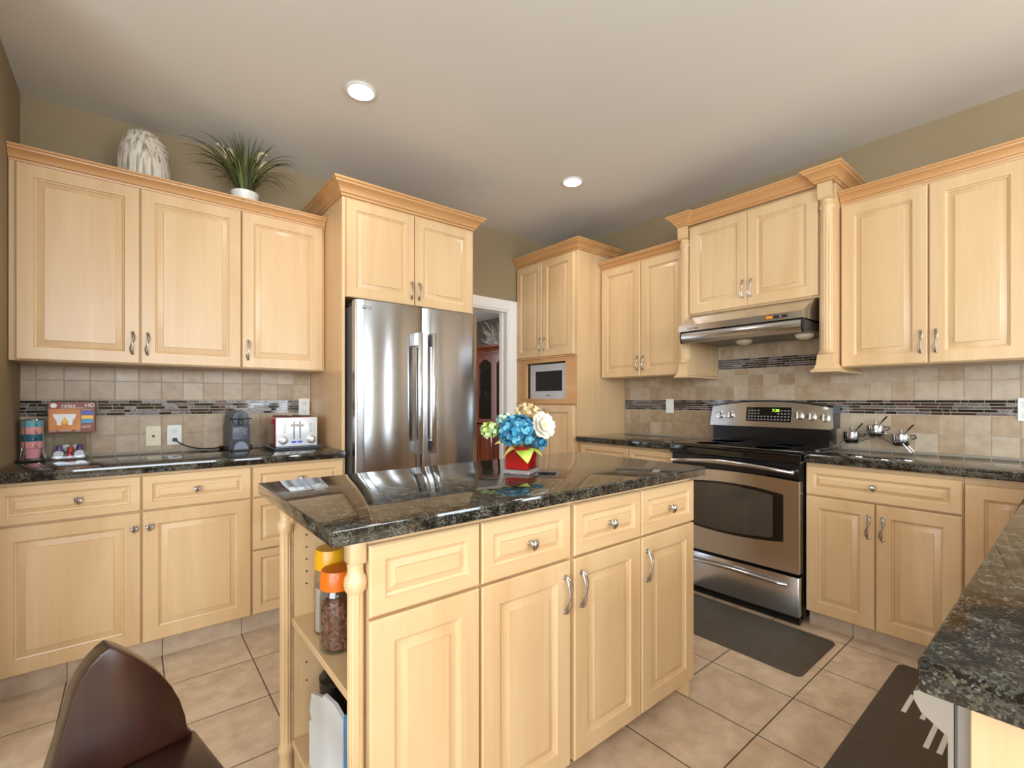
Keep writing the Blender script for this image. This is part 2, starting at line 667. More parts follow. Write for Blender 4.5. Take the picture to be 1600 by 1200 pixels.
struct('wall_nook', MB().box(-2.8, -0.55, 2.2, 2.32, 0, H).box(-2.8, -2.68, -3.5, -3.1, 0, H).box(-2.8, -2.68, 0.5, 2.2, 0, H)
       .box(-2.8, -2.68, -3.1, 0.5, 0, 0.5).box(-2.8, -2.68, -3.1, 0.5, 2.2, H), WALL)
wr = MB().box(-2.68, -2.2, -3.5, -3.32, 0, H).box(1.3, 1.72, -3.5, -3.32, 0, H).box(-2.2, 1.3, -3.5, -3.32, 0, 1.42).box(-2.2, 1.3, -3.5, -3.32, 2.58, H).box(2.60, 3.42, -3.5, -3.32, 0, H).box(1.72, 2.60, -3.5, -3.32, 2.12, H)
struct('wall_rear', wr, WALL)


def window(name, x0, x1, z0, z1, nx):
    f = MB()
    for (a, b, c, d) in ((x0, x1, z0, z0 + 0.05), (x0, x1, z1 - 0.05, z1)):
        f.box(a, b, -3.46, -3.42, c, d)
    for k in range(nx + 1):
        q = x0 + (x1 - x0 - 0.05) * k / nx
        f.box(q, q + 0.05, -3.46, -3.42, z0 + 0.05, z1 - 0.05)
    o = struct(name, f, WHITE)
    g = MB().box(x0 + 0.05, x1 - 0.05, -3.445, -3.44, z0 + 0.05, z1 - 0.05).build('pane', PANE, o)


window('window_added_high', -2.2, 1.3, 1.42, 2.58, 4)  # unseen high window, added to hold a fill lamp
window('door_1', 1.72, 2.60, 0.0, 2.12, 1)
wf = MB()
for zz in (0.5, 2.15):
    wf.box(-2.79, -2.755, -3.1, 0.5, zz, zz + 0.05)
for k in range(4):
    yy = -3.1 + 3.55 * k / 3
    wf.box(-2.79, -2.755, yy, yy + 0.05, 0.55, 2.15)
dw = MB()
for yy in (-3.1, -2.45):
    dw.box(3.50, 3.54, yy, yy + 0.05, 0.05, 2.07)
dw.box(3.50, 3.54, -3.1, -2.4, 0, 0.05).box(3.50, 3.54, -3.1, -2.4, 2.07, 2.12)
do = struct('door_added_side', dw, WHITE)  # unseen glass door, added for the side fill lamp
MB().box(3.515, 3.52, -3.05, -2.45, 0.05, 2.07).build('pane', PANE, do)
wo = struct('window_added_nook', wf, WHITE)  # unseen nook window, added for the left fill lamp
MB().box(-2.775, -2.77, -3.05, 0.45, 0.55, 2.15).build('pane', PANE, wo)

# door casing (trim) and jamb
cas = MB()
prof = [(0, 0), (0.0, 0.012), (0.012, 0.018), (0.05, 0.014), (0.07, 0.022), (0.085, 0.020), (0.085, 0)]
def casing_leg(x_in, sgn):
    cas.prism([(x_in + sgn * p[0], 3.37 - p[1]) for p in prof], 0.0, DZ + 0.085, 'z')
casing_leg(DX1, 1)
casing_leg(DX0, -1)
cas.prism([(3.37 - p[1], DZ + p[0]) for p in prof], DX0, DX1, 'x')
cas.box(DX1 - 0.016, DX1, 3.369, 3.49, 0, DZ).box(DX0, DX0 + 0.016, 3.369, 3.49, 0, DZ).box(DX0 + 0.016, DX1 - 0.016, 3.369, 3.49, DZ - 0.016, DZ)
cas.box(DX1 - 0.028, DX1 - 0.016, 3.43, 3.455, 0, DZ - 0.016)
struct('trim_1', cas, WHITE, 'white moulded casing around the doorway')

# dining room beyond the doorway
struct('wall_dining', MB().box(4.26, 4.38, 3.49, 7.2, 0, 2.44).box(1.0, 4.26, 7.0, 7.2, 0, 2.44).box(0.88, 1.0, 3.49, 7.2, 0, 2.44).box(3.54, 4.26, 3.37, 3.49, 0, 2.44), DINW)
struct('ceiling_dining', MB().box(0.88, 4.38, 3.49, 7.2, 2.44, 2.54), CEIL)

# tiled toe kicks under the base cabinets
tk = MB()
x = -0.428
for x1 in (-0.212, 0.115, 0.442, 0.769, 0.955):
    tk.box(x + 0.001, x1 - 0.001, 2.752, 2.762, 0, 0.098, 0.001)
    x = x1
struct('baseboard_back', tk, BASET, 'tile strip under the left base cabinets')
tk = MB()
y = 0.948
for y1 in (0.752, 0.4125, 0.14):
    tk.box(2.842, 2.852, y1 + 0.001, y - 0.001, 0, 0.084, 0.001)
    y = y1
y = 2.598
for y1 in (2.45, 2.11, 1.73):
    tk.box(2.842, 2.852, y1 + 0.001, y - 0.001, 0, 0.084, 0.001)
    y = y1
struct('baseboard_right', tk, BASET, 'tile strip under the right base cabinets')


# ------------------------------------------------------------------ backsplash
def splash(u0, u1, zr, skip, name, label, orient, band2=None, ubase=0.0):
    """orient maps (u,d,z) -> local; d counts outwards from the wall"""
    root = thing(name, label, 'backsplash', orient(u0, 0, 0.914))
    ox = Vector(orient(u0, 0, 0.914))
    mb = MB()

    def slab(m, a, b, c, d, t, t2, mi, ch=0.0015):
        vs = [orient(a, t, c), orient(b, t, c), orient(b, t, d), orient(a, t, d),
              orient(a + ch, t2, c + ch), orient(b - ch, t2, c + ch), orient(b - ch, t2, d - ch), orient(a + ch, t2, d - ch)]
        vs = [tuple(Vector(v) - ox) for v in vs]
        m.add(vs, [(0, 1, 2, 3), (4, 5, 6, 7), (0, 1, 5, 4), (1, 2, 6, 5), (2, 3, 7, 6), (3, 0, 4, 7)], mi)
    g = MB()
    for (a, b, c, d) in zr['back']:
        slab(g, a, b, c, d, 0.0002, 0.006, 0, 0)
    g.build('grout_bed', GROUT, root)
    P = 0.1015
    last = None
    for (z0, z1, lo, hi) in zr['rows']:
        if last is not None and (abs(z0 - last) > 0.003):
            mb.build('stone_tiles', TILES, root)
            mb = MB()
        last = z1
        k = math.floor((lo - ubase) / P)
        while ubase + k * P < hi:
            a, b = max(lo, ubase + k * P + 0.001), min(hi, ubase + (k + 1) * P - 0.001)
            if b - a > 0.01:
                slab(mb, a, b, z0 + 0.001, z1 - 0.001, 0.0055, 0.0095, random.randrange(5), 0.002)
            k += 1
    mb.build('stone_tiles', TILES, root)
    for (z0, z1, lo, hi) in zr['bands']:
        ms = MB()
        n = 5
        hh = (z1 - z0) / n
        for r in range(n):
            q = lo - random.random() * 0.06
            while q < hi:
                w = random.choice((0.03, 0.05, 0.06, 0.08, 0.1, 0.05))
                a, b = max(lo, q), min(hi, q + w - 0.002)
                if b - a > 0.006:
                    slab(ms, a, b, z0 + r * hh + 0.001, z0 + (r + 1) * hh - 0.001, 0.0055, 0.0092, random.choice(zr['mix']), 0.0006)
                q += w
        ms.build('mosaic_band', MOS, root)
    return root


zr = {'back': [(-0.43, 0.954, 0.914, 1.386)],
      'rows': [(0.914, 1.012, -0.43, 0.954), (1.012, 1.117, -0.43, 0.954), (1.204, 1.307, -0.43, 0.954), (1.307, 1.384, -0.43, 0.954)],
      'bands': [(1.120, 1.203, -0.43, 0.954)], 'mix': (0, 0, 1, 2, 2, 2, 3, 3, 4)}
splash(-0.43, 0.954, zr, None, 'tile_backsplash', 'stone tile backsplash with mosaic band behind the toaster and coffee machine',
       lambda u, d, z: (u, 3.37 - d, z), ubase=-0.372)
zr = {'back': [(-1.0, 2.598, 0.914, 1.386), (0.955, 1.745, 1.386, 1.60)],
      'rows': [(0.914, 1.018, -1.0, 2.598), (1.018, 1.122, -1.0, 2.598), (1.206, 1.308, -1.0, 2.598), (1.308, 1.384, -1.0, 2.598),
               (1.384, 1.428, 0.957, 1.743), (1.504, 1.60, 0.957, 1.743)],
      'bands': [(1.123, 1.205, -1.0, 2.598), (1.429, 1.503, 0.957, 1.743)], 'mix': (0, 0, 1, 1, 2, 3, 4)}
splash(2.598, -1.0, zr, None, 'tile_backsplash', 'stone tile backsplash with mosaic bands behind the stove',
       lambda u, d, z: (3.42 - d, u, z), ubase=0.312)

# ------------------------------------------------------------------ left wall: upper cabinets
YU = 3.06


def upper_left(xa, xb, fronts, label, left_return):
    r = thing('upper_cabinet', label, 'cabinet', (xa, YU, 1.386))
    w = xb - xa
    MB().box(0.0005, w - 0.0005, 0, 0.305, 0, 0.905, 0.001).build('carcass', WOOD, r)
    fr = [(k, a - xa, b - xa, c - 1.386, d - 1.386, (h[0], h[1] - xa, h[2] - 1.386)) for (k, a, b, c, d, h) in fronts]
    cab_fronts(r, fr)
    MB().sweep(crown_prof(0.901, 0.062, 0.05, 0.012), [(0.0, 0), (w, 0)]).build('crown_moulding', TRIM, r)
    return r


upper_left(-0.428, 0.489, [('door', -0.405, 0.036, 1.388, 2.284, ('pull', 0.006, 1.492)), ('door', 0.037, 0.488, 1.388, 2.284, ('pull', 0.066, 1.492))],
           'two-door maple wall cabinet left of the single-door one, white vase on top', True)
upper_left(0.4895, 0.953, [('door', 0.4905, 0.940, 1.388, 2.284, ('pull', 0.520, 1.492))],
           'single-door maple wall cabinet beside the tall refrigerator panel', False)

# ------------------------------------------------------------------ refrigerator enclosure
r = thing('refrigerator_cabinet', 'tall maple surround with two doors above the refrigerator', 'cabinet', (0.957, 2.75, 0))
MB().box(0, 0.017, 0, 0.618, 0, 2.40, 0.0015).build('side_panel', PANEL, r)
MB().box(0.906, 0.923, 0, 0.618, 0, 2.40, 0.0015).build('side_panel', PANEL, r)
MB().box(0.0175, 0.9055, 0.0, 0.615, 1.812, 2.40, 0.001).build('carcass', WOOD, r)
cab_fronts(r, [('door', 0.018, 0.459, 1.808, 2.388, ('pull', 0.434, 1.905)), ('door', 0.461, 0.906, 1.808, 2.388, ('pull', 0.486, 1.905))])
MB().sweep(crown_prof(2.401, 0.085, 0.066, 0.014), [(0, 0.618), (0, -0.004), (0.923, -0.004), (0.923, 0.618)]).build('crown_moulding', TRIM, r)

# ------------------------------------------------------------------ refrigerator
r = thing('refrigerator', 'stainless steel french door refrigerator under the maple cupboard', 'refrigerator', (0.987, 2.60, 0))
FWD = 0.838
MB().box(0.004, FWD - 0.004, 0.075, 0.74, 0.02, 1.752, 0.004).build('body', FRIDGES, r)


def bowed(x0, x1, z0, z1, d=0.07, bow=0.012, n=16, rr=0.012):
    """door slab with a gently bowed front and rounded vertical edges"""
    pts = []
    for i in range(n + 1):
        t = i / n
        xx = x0 + (x1 - x0) * t
        e = min(t, 1 - t) * (x1 - x0)
        yy = bow * (2 * t - 1) ** 2
        if e < rr:
            yy += rr - math.sqrt(max(0, rr * rr - (rr - e) ** 2))
        pts.append((xx, yy))
    return MB().prism(pts + [(x1, d), (x0, d)], z0, z1, 'z')


for k, (a, b) in enumerate(((0.0, 0.4165), (0.4215, FWD))):
    d = bowed(a, b, 0.70, 1.778).build('door', STEELF, r, 30)
    hx = 0.372 if k == 0 else 0.466
    h = MB().box(hx - 0.014, hx + 0.014, -0.062, -0.046, 0.875, 1.615, 0.004, seg=2)
    for (c, e) in ((0.875, 0.955), (1.535, 1.615)):
        h.box(hx - 0.012, hx + 0.012, -0.05, 0.014, c, e, 0.003)
    h.build('handle', STEELD, d)
    if k == 0:
        lg = MB().lathe([(0.0, 0.0075), (0.011, 0.0075), (0.011, 0.0066), (0, 0.0066)], (0.046, 0, 1.735), 20, 'y')
        lg.lathe([(0.0045, 0.0064), (0.0045, 0.0059), (0, 0.0059)], (0.046, 0, 1.737), 12, 'y', mi=1)
        lg.v = [(v[0], v[1] - 0.0008, v[2]) for v in lg.v]
        t = text_mb('LG', 0.024, front(0.078, 0.0042, 1.733))
        lg.add(t.v, t.f, 0)
        lg.build('logo', [plain('logo_grey', srgb(84, 88, 92), 0.5), WHITEP], d)
fd = bowed(0.0, FWD, 0.06, 0.69).build('freezer_drawer', STEELF, r, 30)
MB().box(0.08, FWD - 0.08, -0.055, -0.04, 0.615, 0.645, 0.004).box(0.08, 0.11, -0.045, 0.01, 0.617, 0.643).box(FWD - 0.11, FWD - 0.08, -0.045, 0.01, 0.617, 0.643).build('handle', STEELD, fd)
for xx in (0.01, FWD - 0.09):
    MB().box(xx, xx + 0.08, 0.07, 0.16, 1.753, 1.775, 0.004).build('hinge_cover', GREYP, r)
MB().box(0.03, FWD - 0.03, 0.09, 0.7, 0.0, 0.03).build('base_grille', BLACKP, r)

# ------------------------------------------------------------------ left wall: base cabinets, countertop
r = thing('base_cabinet', 'maple base cabinet with two drawers over two doors below the mug rack', 'cabinet', (-0.428, 2.72, 0))
o = 0.428
MB().box(0, 0.9065, 0, 0.64, 0.10, 0.874, 0.001).box(0, 0.9065, 0.05, 0.64, 0, 0.10).build('carcass', WOOD, r)
cab_fronts(r, [('drawer', 0.004, 0.036 + o, 0.702, 0.862, ('knob', -0.172 + o, 0.783)), ('drawer', 0.038 + o, 0.478 + o, 0.702, 0.862, ('knob', 0.246 + o, 0.783)),
               ('door', 0.004, 0.036 + o, 0.100, 0.698, ('knob', 0.011 + o, 0.630)), ('door', 0.038 + o, 0.478 + o, 0.100, 0.698, ('knob', 0.066 + o, 0.630))])
r = thing('drawer_cabinet', 'maple three-drawer base cabinet next to the refrigerator panel', 'cabinet', (0.479, 2.72, 0))
MB().box(0, 0.476, 0, 0.64, 0.10, 0.874, 0.001).box(0, 0.476, 0.05, 0.64, 0, 0.10).build('carcass', WOOD, r)
cab_fronts(r, [('drawer', 0.004, 0.47, 0.702, 0.862, ('knob', 0.237, 0.783)), ('drawer', 0.004, 0.47, 0.432, 0.698, ('knob', 0.237, 0.565)),
               ('drawer', 0.004, 0.47, 0.100, 0.428, ('knob', 0.237, 0.265))])


def slab(name, x0, x1, y0, y1, z0, z1, label, group=None):
    cx, cy = (x0 + x1) / 2, (y0 + y1) / 2
    o_ = MB().box(x0 - cx, x1 - cx, y0 - cy, y1 - cy, 0, z1 - z0, 0.0025, seg=2).build(name, GRAN, None, 30, (cx, cy, z0))
    return tag(o_, label, 'countertop', group)


slab('countertop', -0.428, 0.9555, 2.685, 3.369, 0.8745, 0.914, 'polished dark granite countertop under the coffee machine and toaster')

# ------------------------------------------------------------------ pantry
XP = 2.80
r = thing('pantry_cabinet', 'tall maple corner pantry with a microwave niche', 'cabinet', (XP, 3.366, 0), RW)
PW = 0.764
MB().box(0, 0.018, 0, 0.617, 0.0, 2.425).build('side_panel', PANEL, r)
MB().box(PW - 0.018, PW, -0.001, 0.617, 0.0, 2.425, 0.001).build('side_panel', WOOD, r)
c = MB().box(0.018, PW - 0.018, 0.0, 0.615, 1.535, 2.425).box(0.018, PW - 0.018, 0.0, 0.615, 0.1, 1.212)
c.box(0.018, PW - 0.018, 0.55, 0.615, 1.212, 1.535).box(0.018, 0.135, 0, 0.018, 1.212, 1.535).box(0.645, PW - 0.018, 0, 0.018, 1.212, 1.535)
c.box(0.018, PW - 0.018, 0.06, 0.6, 0, 0.1)
c.build('carcass', WOOD, r)
MB().prism([(0.002, 1.19), (PW - 0.001, 1.19), (PW - 0.001, 1.565), (0.002, 1.565), (0.002, 1.53), (0.640, 1.53), (0.640, 1.215), (0.138, 1.215), (0.138, 1.53), (0.002, 1.53)], -0.014, -0.0005, 'y').build('niche_frame', TRIM, r)
cab_fronts(r, [('door', 0.016, 0.362, 1.580, 2.414, ('pull', 0.336, 1.69)), ('door', 0.364, PW - 0.03, 1.580, 2.414, ('pull', 0.392, 1.69)),
               ('door', 0.016, 0.362, 0.10, 1.165, ('pull', 0.336, 1.07)), ('door', 0.364, PW - 0.03, 0.10, 1.165, ('pull', 0.392, 1.07))])
MB().sweep([(-0.01, 1.566), (0.022, 1.566), (0.026, 1.572), (0.022, 1.578), (-0.01, 1.578)], [(0.004, 0), (PW - 0.002, 0)]).build('ledge_moulding', TRIM, r)
MB().sweep([(-0.01, 1.168), (0.016, 1.168), (0.026, 1.180), (0.022, 1.189), (-0.01, 1.189)], [(0.004, 0), (PW - 0.002, 0)]).build('ledge_moulding', TRIM, r)
MB().sweep(crown_prof(2.426, 0.078, 0.06, 0.012), [(0, 0), (PW, 0), (PW, 0.617)]).build('crown_moulding', TRIM, r)

r = thing('microwave_oven', 'silver grey microwave oven in the pantry niche', 'microwave', (2.835, 3.205, 1.2125), RW)
MB().box(0, 0.468, 0.015, 0.42, 0.004, 0.305, 0.004).build('housing', GREYP, r)
mf = MB().prism([(0.0, 0.0), (0.468, 0.0), (0.468, 0.306), (0.0, 0.306), (0.0, 0.245), (0.405, 0.245), (0.405, 0.07), (0.06, 0.07), (0.06, 0.245), (0.0, 0.245)], -0.012, 0.0145, 'y')
door_ = mf.build('door_frame', plain('silver_plastic', srgb(196, 197, 200), 0.35, 0.1), r)
MB().box(0.0605, 0.4045, -0.004, 0.0, 0.0705, 0.2445).build('window', plain('smoked_glass', srgb(46, 44, 42), 0.12), door_)
text_mb('Panasonic', 0.013, front(0.234, -0.0125, 0.034)).build('brand_lettering', BLACKP, door_)

# ------------------------------------------------------------------ right wall uppers
XU = 3.09
r = thing('upper_cabinet', 'two-door maple wall cabinet between the pantry and the hood column', 'cabinet', (XU, 2.596, 1.386), RW)
MB().box(0.001, 0.788, 0, 0.325, 0, 0.912, 0.001).build('carcass', WOOD, r)
cab_fronts(r, [('door', 0.012, 0.400, 0.002, 0.900, ('pull', 0.374, 0.107)), ('door', 0.402, 0.786, 0.002, 0.900, ('pull', 0.428, 0.107))])
MB().sweep(crown_prof(0.911, 0.058, 0.05, 0.012), [(0.002, 0), (0.788, 0)]).build('crown_moulding', TRIM, r)

r = thing('upper_cabinet', 'two-door maple wall cabinet right of the hood column', 'cabinet', (XU, 0.8755, 1.386), RW)
MB().box(0.0005, 0.72, 0, 0.325, 0, 0.912, 0.001).build('carcass', WOOD, r)
cab_fronts(r, [('door', 0.006, 0.374, 0.002, 0.896, ('pull', 0.347, 0.112)), ('door', 0.376, 0.716, 0.002, 0.896, ('pull', 0.404, 0.112))])
MB().sweep(crown_prof(0.911, 0.062, 0.052, 0.012), [(0.001, 0), (0.72, 0)]).build('crown_moulding', TRIM, r)
r = thing('upper_cabinet', 'maple wall cabinet at the right frame edge', 'cabinet', (XU, 0.155, 1.386), RW)
MB().box(0.0005, 0.70, 0, 0.325, 0, 0.912, 0.001).build('carcass', WOOD, r)
cab_fronts(r, [('door', 0.004, 0.348, 0.002, 0.896, ('pull', 0.32, 0.112)), ('door', 0.350, 0.696, 0.002, 0.896, ('pull', 0.376, 0.112))])
MB().sweep(crown_prof(0.911, 0.062, 0.052, 0.012), [(0.001, 0), (0.70, 0)]).build('crown_moulding', TRIM, r)

# hood surround with fluted columns.  local x=0 at Y=1.806
HX = 3.00
r = thing('hood_cabinet', 'maple hood cupboard with two doors between fluted columns', 'cabinet', (HX, 1.806, 1.36), RW)
HW = 0.928
for (a, b, nm) in ((0.0, 0.062, 'side_panel'), (HW - 0.078, HW, 'side_panel')):
    MB().box(a, b, 0.012, 0.408, 0.018, 1.045, 0.001).build(nm, WOOD, r)
MB().box(0.063, HW - 0.079, 0.012, 0.408, 0.425, 1.045, 0.001).build('carcass', WOOD, r)
cab_fronts(r, [])
for (a, b, hx) in ((0.068, 0.456, 0.432), (0.458, 0.848, 0.482)):
    d = MB().door(a, b, 0.436, 1.030, y=0.0115).build('door', WOOD, r, 25)
    pull_mb(hx, 0.545, y=-0.0085).build('handle', PEWTER, d)


def flute(z, t):
    return 1.0 - 0.15 * max(0.0, math.cos(t * 12)) ** 0.5 if 0.125 < z < 0.875 else 1.0


for cx in (0.031, HW - 0.039):
    pr = [(0.034, 0.10), (0.040, 0.104), (0.042, 0.112), (0.036, 0.120), (0.031, 0.126)]
    pr += [(0.030, 0.13 + 0.0745 * i) for i in range(11)]
    pr += [(0.030, 0.898), (0.031, 0.908), (0.037, 0.914), (0.038, 0.922), (0.032, 0.930), (0.031, 0.957)]
    MB().lathe(pr, (cx, 0.004, 0), 96, 'z', mod=flute).build('column', WOOD, r, 50)
    # square cap with a curved chin
    cap = MB()
    pts = [(-0.031, 1.045), (-0.031, 0.958)] + [(-0.031 - 0.020 * math.sin(PI / 2 * q), 0.958 + 0.032 * (1 - math.cos(PI / 2 * q))) for q in (0.25, 0.5, 0.75, 1.0)] + [(-0.051, 1.045)]
    cap.prism([(p[0] + 0.012, p[1]) for p in pts], cx - 0.034, cx + 0.034, 'x')
    cap.build('column_cap', WOOD, r)
for (a, b) in ((0.0, 0.062), (HW - 0.078, HW)):
    lo, hi = 0.0, 0.018
    base = MB()
    # flared plinth under the column
    vs = []
    for (e, z) in ((0.024, 0.0), (0.026, 0.010), (0.014, 0.018), (0.004, 0.045), (-0.001, 0.10)):
        vs += [(a - e, -0.026 - e, z), (b + e, -0.026 - e, z), (b + e, 0.4 if z < 0.02 else 0.011, z), (a - e, 0.4 if z < 0.02 else 0.011, z)]
    fs = [[k * 4 + i, k * 4 + (i + 1) % 4, k * 4 + 4 + (i + 1) % 4, k * 4 + 4 + i] for k in range(4) for i in range(4)]
    base.add(vs, fs + [[3, 2, 1, 0], [16, 17, 18, 19]])
    base.build('column_base', WOOD, r)
cw = [(0, 0.408), (0, -0.043), (0.066, -0.043), (0.066, -0.012), (HW - 0.082, -0.012), (HW - 0.082, -0.043), (HW, -0.043), (HW, 0.408)]
MB().sweep(crown_prof(1.046, 0.074, 0.06, 0.014), cw).build('crown_moulding', TRIM, r)

# ------------------------------------------------------------------ range hood
r = thing('range_hood', 'stainless steel range hood over the stove', 'range hood', (2.85, 1.738, 1.58), RW)
W_ = 0.768
hx0, hx1 = 0.006, 0.778
# canopy: local y=0 front lip plane (X 2.85); wall at y=0.56
can = MB()
def ring(x0, x1, y, z):
    return [(x0, y, z), (x1, y, z)]
vs = [(0.002, 0.0, 0.078), (0.752, 0.0, 0.078), (0.752, 0.0, 0.118), (0.002, 0.0, 0.118),
      (0.012, 0.150, 0.204), (0.770, 0.150, 0.204), (0.012, 0.556, 0.204), (0.770, 0.556, 0.204),
      (0.002, 0.556, 0.078), (0.770, 0.556, 0.078), (0.002, 0.556, 0.118), (0.770, 0.556, 0.118)]
fs = [(0, 1, 2, 3), (3, 2, 5, 4), (4, 5, 7, 6), (0, 3, 10, 8), (3, 4, 6, 10), (1, 2, 11, 9), (2, 5, 7, 11), (8, 9, 11, 10), (6, 7, 11, 10), (0, 8, 9, 1)]
can.add(vs, fs)
can.build('canopy', STEEL, r, 20)
visor = MB()
vp = [(0.012, 0.076), (0.004, 0.060), (0.002, 0.040), (0.008, 0.016), (0.020, 0.0), (0.030, 0.0), (0.030, 0.076)]
visor.prism(vp, 0.022, 0.742, 'x')
visor.build('visor', STEEL, r, 40)
for (a, b) in ((0.012, 0.0215), (0.7425, 0.752)):
    MB().prism([(p[0] - 0.001, p[1]) for p in vp], a, b, 'x').build('visor_end_cap', BLACKP, r)
MB().box(0.02, 0.745, 0.031, 0.54, 0.022, 0.0775, 0.004).build('underside', plain('grey_hood_underside', srgb(120, 118, 114), 0.35, 0.8), r)
for k, bx in enumerate((0.565, 0.605, 0.648)):
    MB().box(bx, bx + 0.030, -0.006, -0.0002, 0.092, 0.106, 0.001).build('switch', emit('amber_indicator', srgb(255, 140, 10), 0.35) if k == 0 else BLACKP, r)
text_mb('CYCLONE', 0.017, front(0.108, -0.0006, 0.093)).build('brand_lettering', BLACKP, r)
for bx in (0.30, 0.66):
    MB().lathe([(0.0, -0.032), (0.03, -0.030), (0.048, -0.018), (0.052, 0.0), (0.0, 0.0)], (bx, 0.30, 0.021), 20).build('oil_cup', plain('cream_cup', srgb(226, 214, 184), 0.4), r)

# ------------------------------------------------------------------ stove
r = thing('stove', 'stainless steel and black electric range under the hood', 'stove', (2.79, 1.722, 0), RW)
RWD = 0.764
MB().box(0.002, RWD - 0.002, 0.0, 0.60, 0.03, 0.895, 0.002).build('body', BLACK, r)
tp = MB()
tp.prism([(-0.055, 0.868), (-0.058, 0.885), (-0.055, 0.915), (-0.045, 0.924), (0.0, 0.928), (0.46, 0.928), (0.46, 0.896), (0.001, 0.896), (0.001, 0.868)], 0.0, RWD, 'x')
tp.build('cooktop', BLACKG, r, 40)
for (bx, by, br) in ((0.19, 0.10, 0.085), (0.57, 0.10, 0.105), (0.19, 0.34, 0.105), (0.57, 0.34, 0.085)):
    MB().lathe([(br - 0.002, 0.9281), (br, 0.9285), (br + 0.002, 0.9281)], (bx, by, 0), 40).build('burner_ring', GREYP, r)
MB().box(0.004, RWD - 0.004, -0.042, -0.0005, 0.785, 0.866, 0.003).build('vent_strip', BLACK, r)
# oven door with arched window
d = MB()
def arch(x0, x1, z, rise, n=12, up=True):
    return [(x0 + (x1 - x0) * i / n, z + (rise if up else -rise) * (1 - (2 * i / n - 1) ** 2)) for i in range(n + 1)]
wx0, wx1 = 0.082, 0.684
top = arch(wx0, wx1, 0.694, 0.026)
bot = arch(wx0, wx1, 0.438, 0.024, up=False)
N_ = len(top)
dz1 = arch(0.004, RWD - 0.004, 0.772, 0.014)
dz0 = [(p[0], 0.282) for p in dz1]
ov = MB()
for yy, side in ((-0.058, 0),):
    vs, fs = [], []
    rows = [dz1, top, bot, dz0]
    for row in rows:
        vs += [(p[0], yy, p[1]) for p in row]
    for i in range(N_ - 1):
        fs.append([i, i + 1, N_ + i + 1, N_ + i])
        fs.append([2 * N_ + i, 2 * N_ + i + 1, 3 * N_ + i + 1, 3 * N_ + i])
    fs.append([0, N_, 2 * N_, 3 * N_])
    fs.append([N_ - 1, 2 * N_ - 1, 3 * N_ - 1, 4 * N_ - 1])
    ov.add(vs, fs)
    # edge returns
    loop = dz1 + dz0[::-1]
    L = len(loop)
    ov.add([(p[0], yy, p[1]) for p in loop] + [(p[0], -0.001, p[1]) for p in loop], [[i, (i + 1) % L, L + (i + 1) % L, L + i] for i in range(L)])
    wl = top + bot[::-1]
    L = len(wl)
    ov.add([(p[0], yy, p[1]) for p in wl] + [(p[0], yy + 0.004, p[1]) for p in wl], [[i, (i + 1) % L, L + (i + 1) % L, L + i] for i in range(L)])
od = ov.build('oven_door', STEEL, r, 30)
MB().prism(top + bot[::-1], -0.0565, -0.050, 'y').build('window', BLACKG, od)
ins = [(0.082 + (p[0] - 0.082) * 0.90 + 0.006, 0.566 + (p[1] - 0.566) * 0.90) for p in top + bot[::-1]]
MB().prism(ins, -0.0572, -0.0566, 'y').build('inner_glass', plain('smoked_oven_glass', srgb(66, 60, 52), 0.06, 0, 0.4), od)
hp = []
for i in range(25):
    t = i / 24
    hp.append((0.03 + 0.704 * t, -0.078 - 0.036 * (1 - (2 * t - 1) ** 4), 0.820 + 0.024 * (1 - (2 * t - 1) ** 2)))
h = MB().tube(hp, [0.010 + 0.004 * (1 - abs(2 * i / 24 - 1)) for i in range(25)], 12)
h.box(0.024, 0.044, -0.082, -0.043, 0.808, 0.832, 0.003).box(0.72, 0.74, -0.082, -0.043, 0.808, 0.832, 0.003)
h.build('oven_handle', STEELD, r, 50)
dr = MB().box(0.004, RWD - 0.004, -0.056, -0.001, 0.050, 0.262, 0.006, seg=2).build('storage_drawer', STEEL, r)
hp = [(0.06 + 0.644 * i / 20, -0.062 - 0.028 * math.sin(PI * i / 20) ** 0.4, 0.214 + 0.012 * math.sin(PI * i / 20)) for i in range(21)]
MB().tube(hp, 0.011, 10).build('handle', STEELD, dr, 50)
MB().box(0.01, RWD - 0.01, -0.03, -0.002, 0.004, 0.048).build('kick_plate', BLACK, r)
# back guard
bg = MB().prism([(0.020, 0.9285), (0.744, 0.9285), (0.744, 1.036), (0.020, 1.036)], 0.462, 0.58, 'y')
bg.prism([(0.012, 1.03), (0.758, 1.03), (0.758, 1.17)] + arch(0.012, 0.758, 1.165, 0.038, 14)[::-1][1:-1] + [(0.012, 1.165)], 0.475, 0.60, 'y')
bg.build('back_guard', BLACK, r)
def lean(mb):
    mb.v = [(v[0], v[1] + (v[2] - 1.03) * 0.12, v[2]) for v in mb.v]
    return mb
pts = [(0.006, 1.034), (0.010, 1.028), (0.756, 1.028), (0.760, 1.034)] + arch(0.018, 0.752, 1.158, 0.036, 20)[::-1]
cp = lean(MB().prism(pts, 0.442, 0.4745, 'y')).build('control_panel', STEEL, r, 30)
lean(MB().box(0.258, 0.540, 0.438, 0.4415, 1.064, 1.158, 0.001)).build('display_panel', BLACKG, cp)
btn = MB()
for i in range(13):
    for j in range(4):
        if 4 <= i <= 8 and j >= 2:
            continue
        bx, bz = 0.272 + i * 0.0205, 1.074 + j * 0.019
        btn.box(bx, bx + 0.011, 0.4372, 0.4379, bz, bz + 0.008)
lean(btn).build('touch_keys', plain('grey_key_print', srgb(130, 130, 134), 0.5), cp)
lean(text_mb('7:38', 0.026, front(0.445, 0.4374, 1.136))).build('clock_digits', emit('green_digits', srgb(170, 230, 60), 2.0), cp)
KN = plain('white_knob_face', srgb(225, 223, 215), 0.3, 0.3)
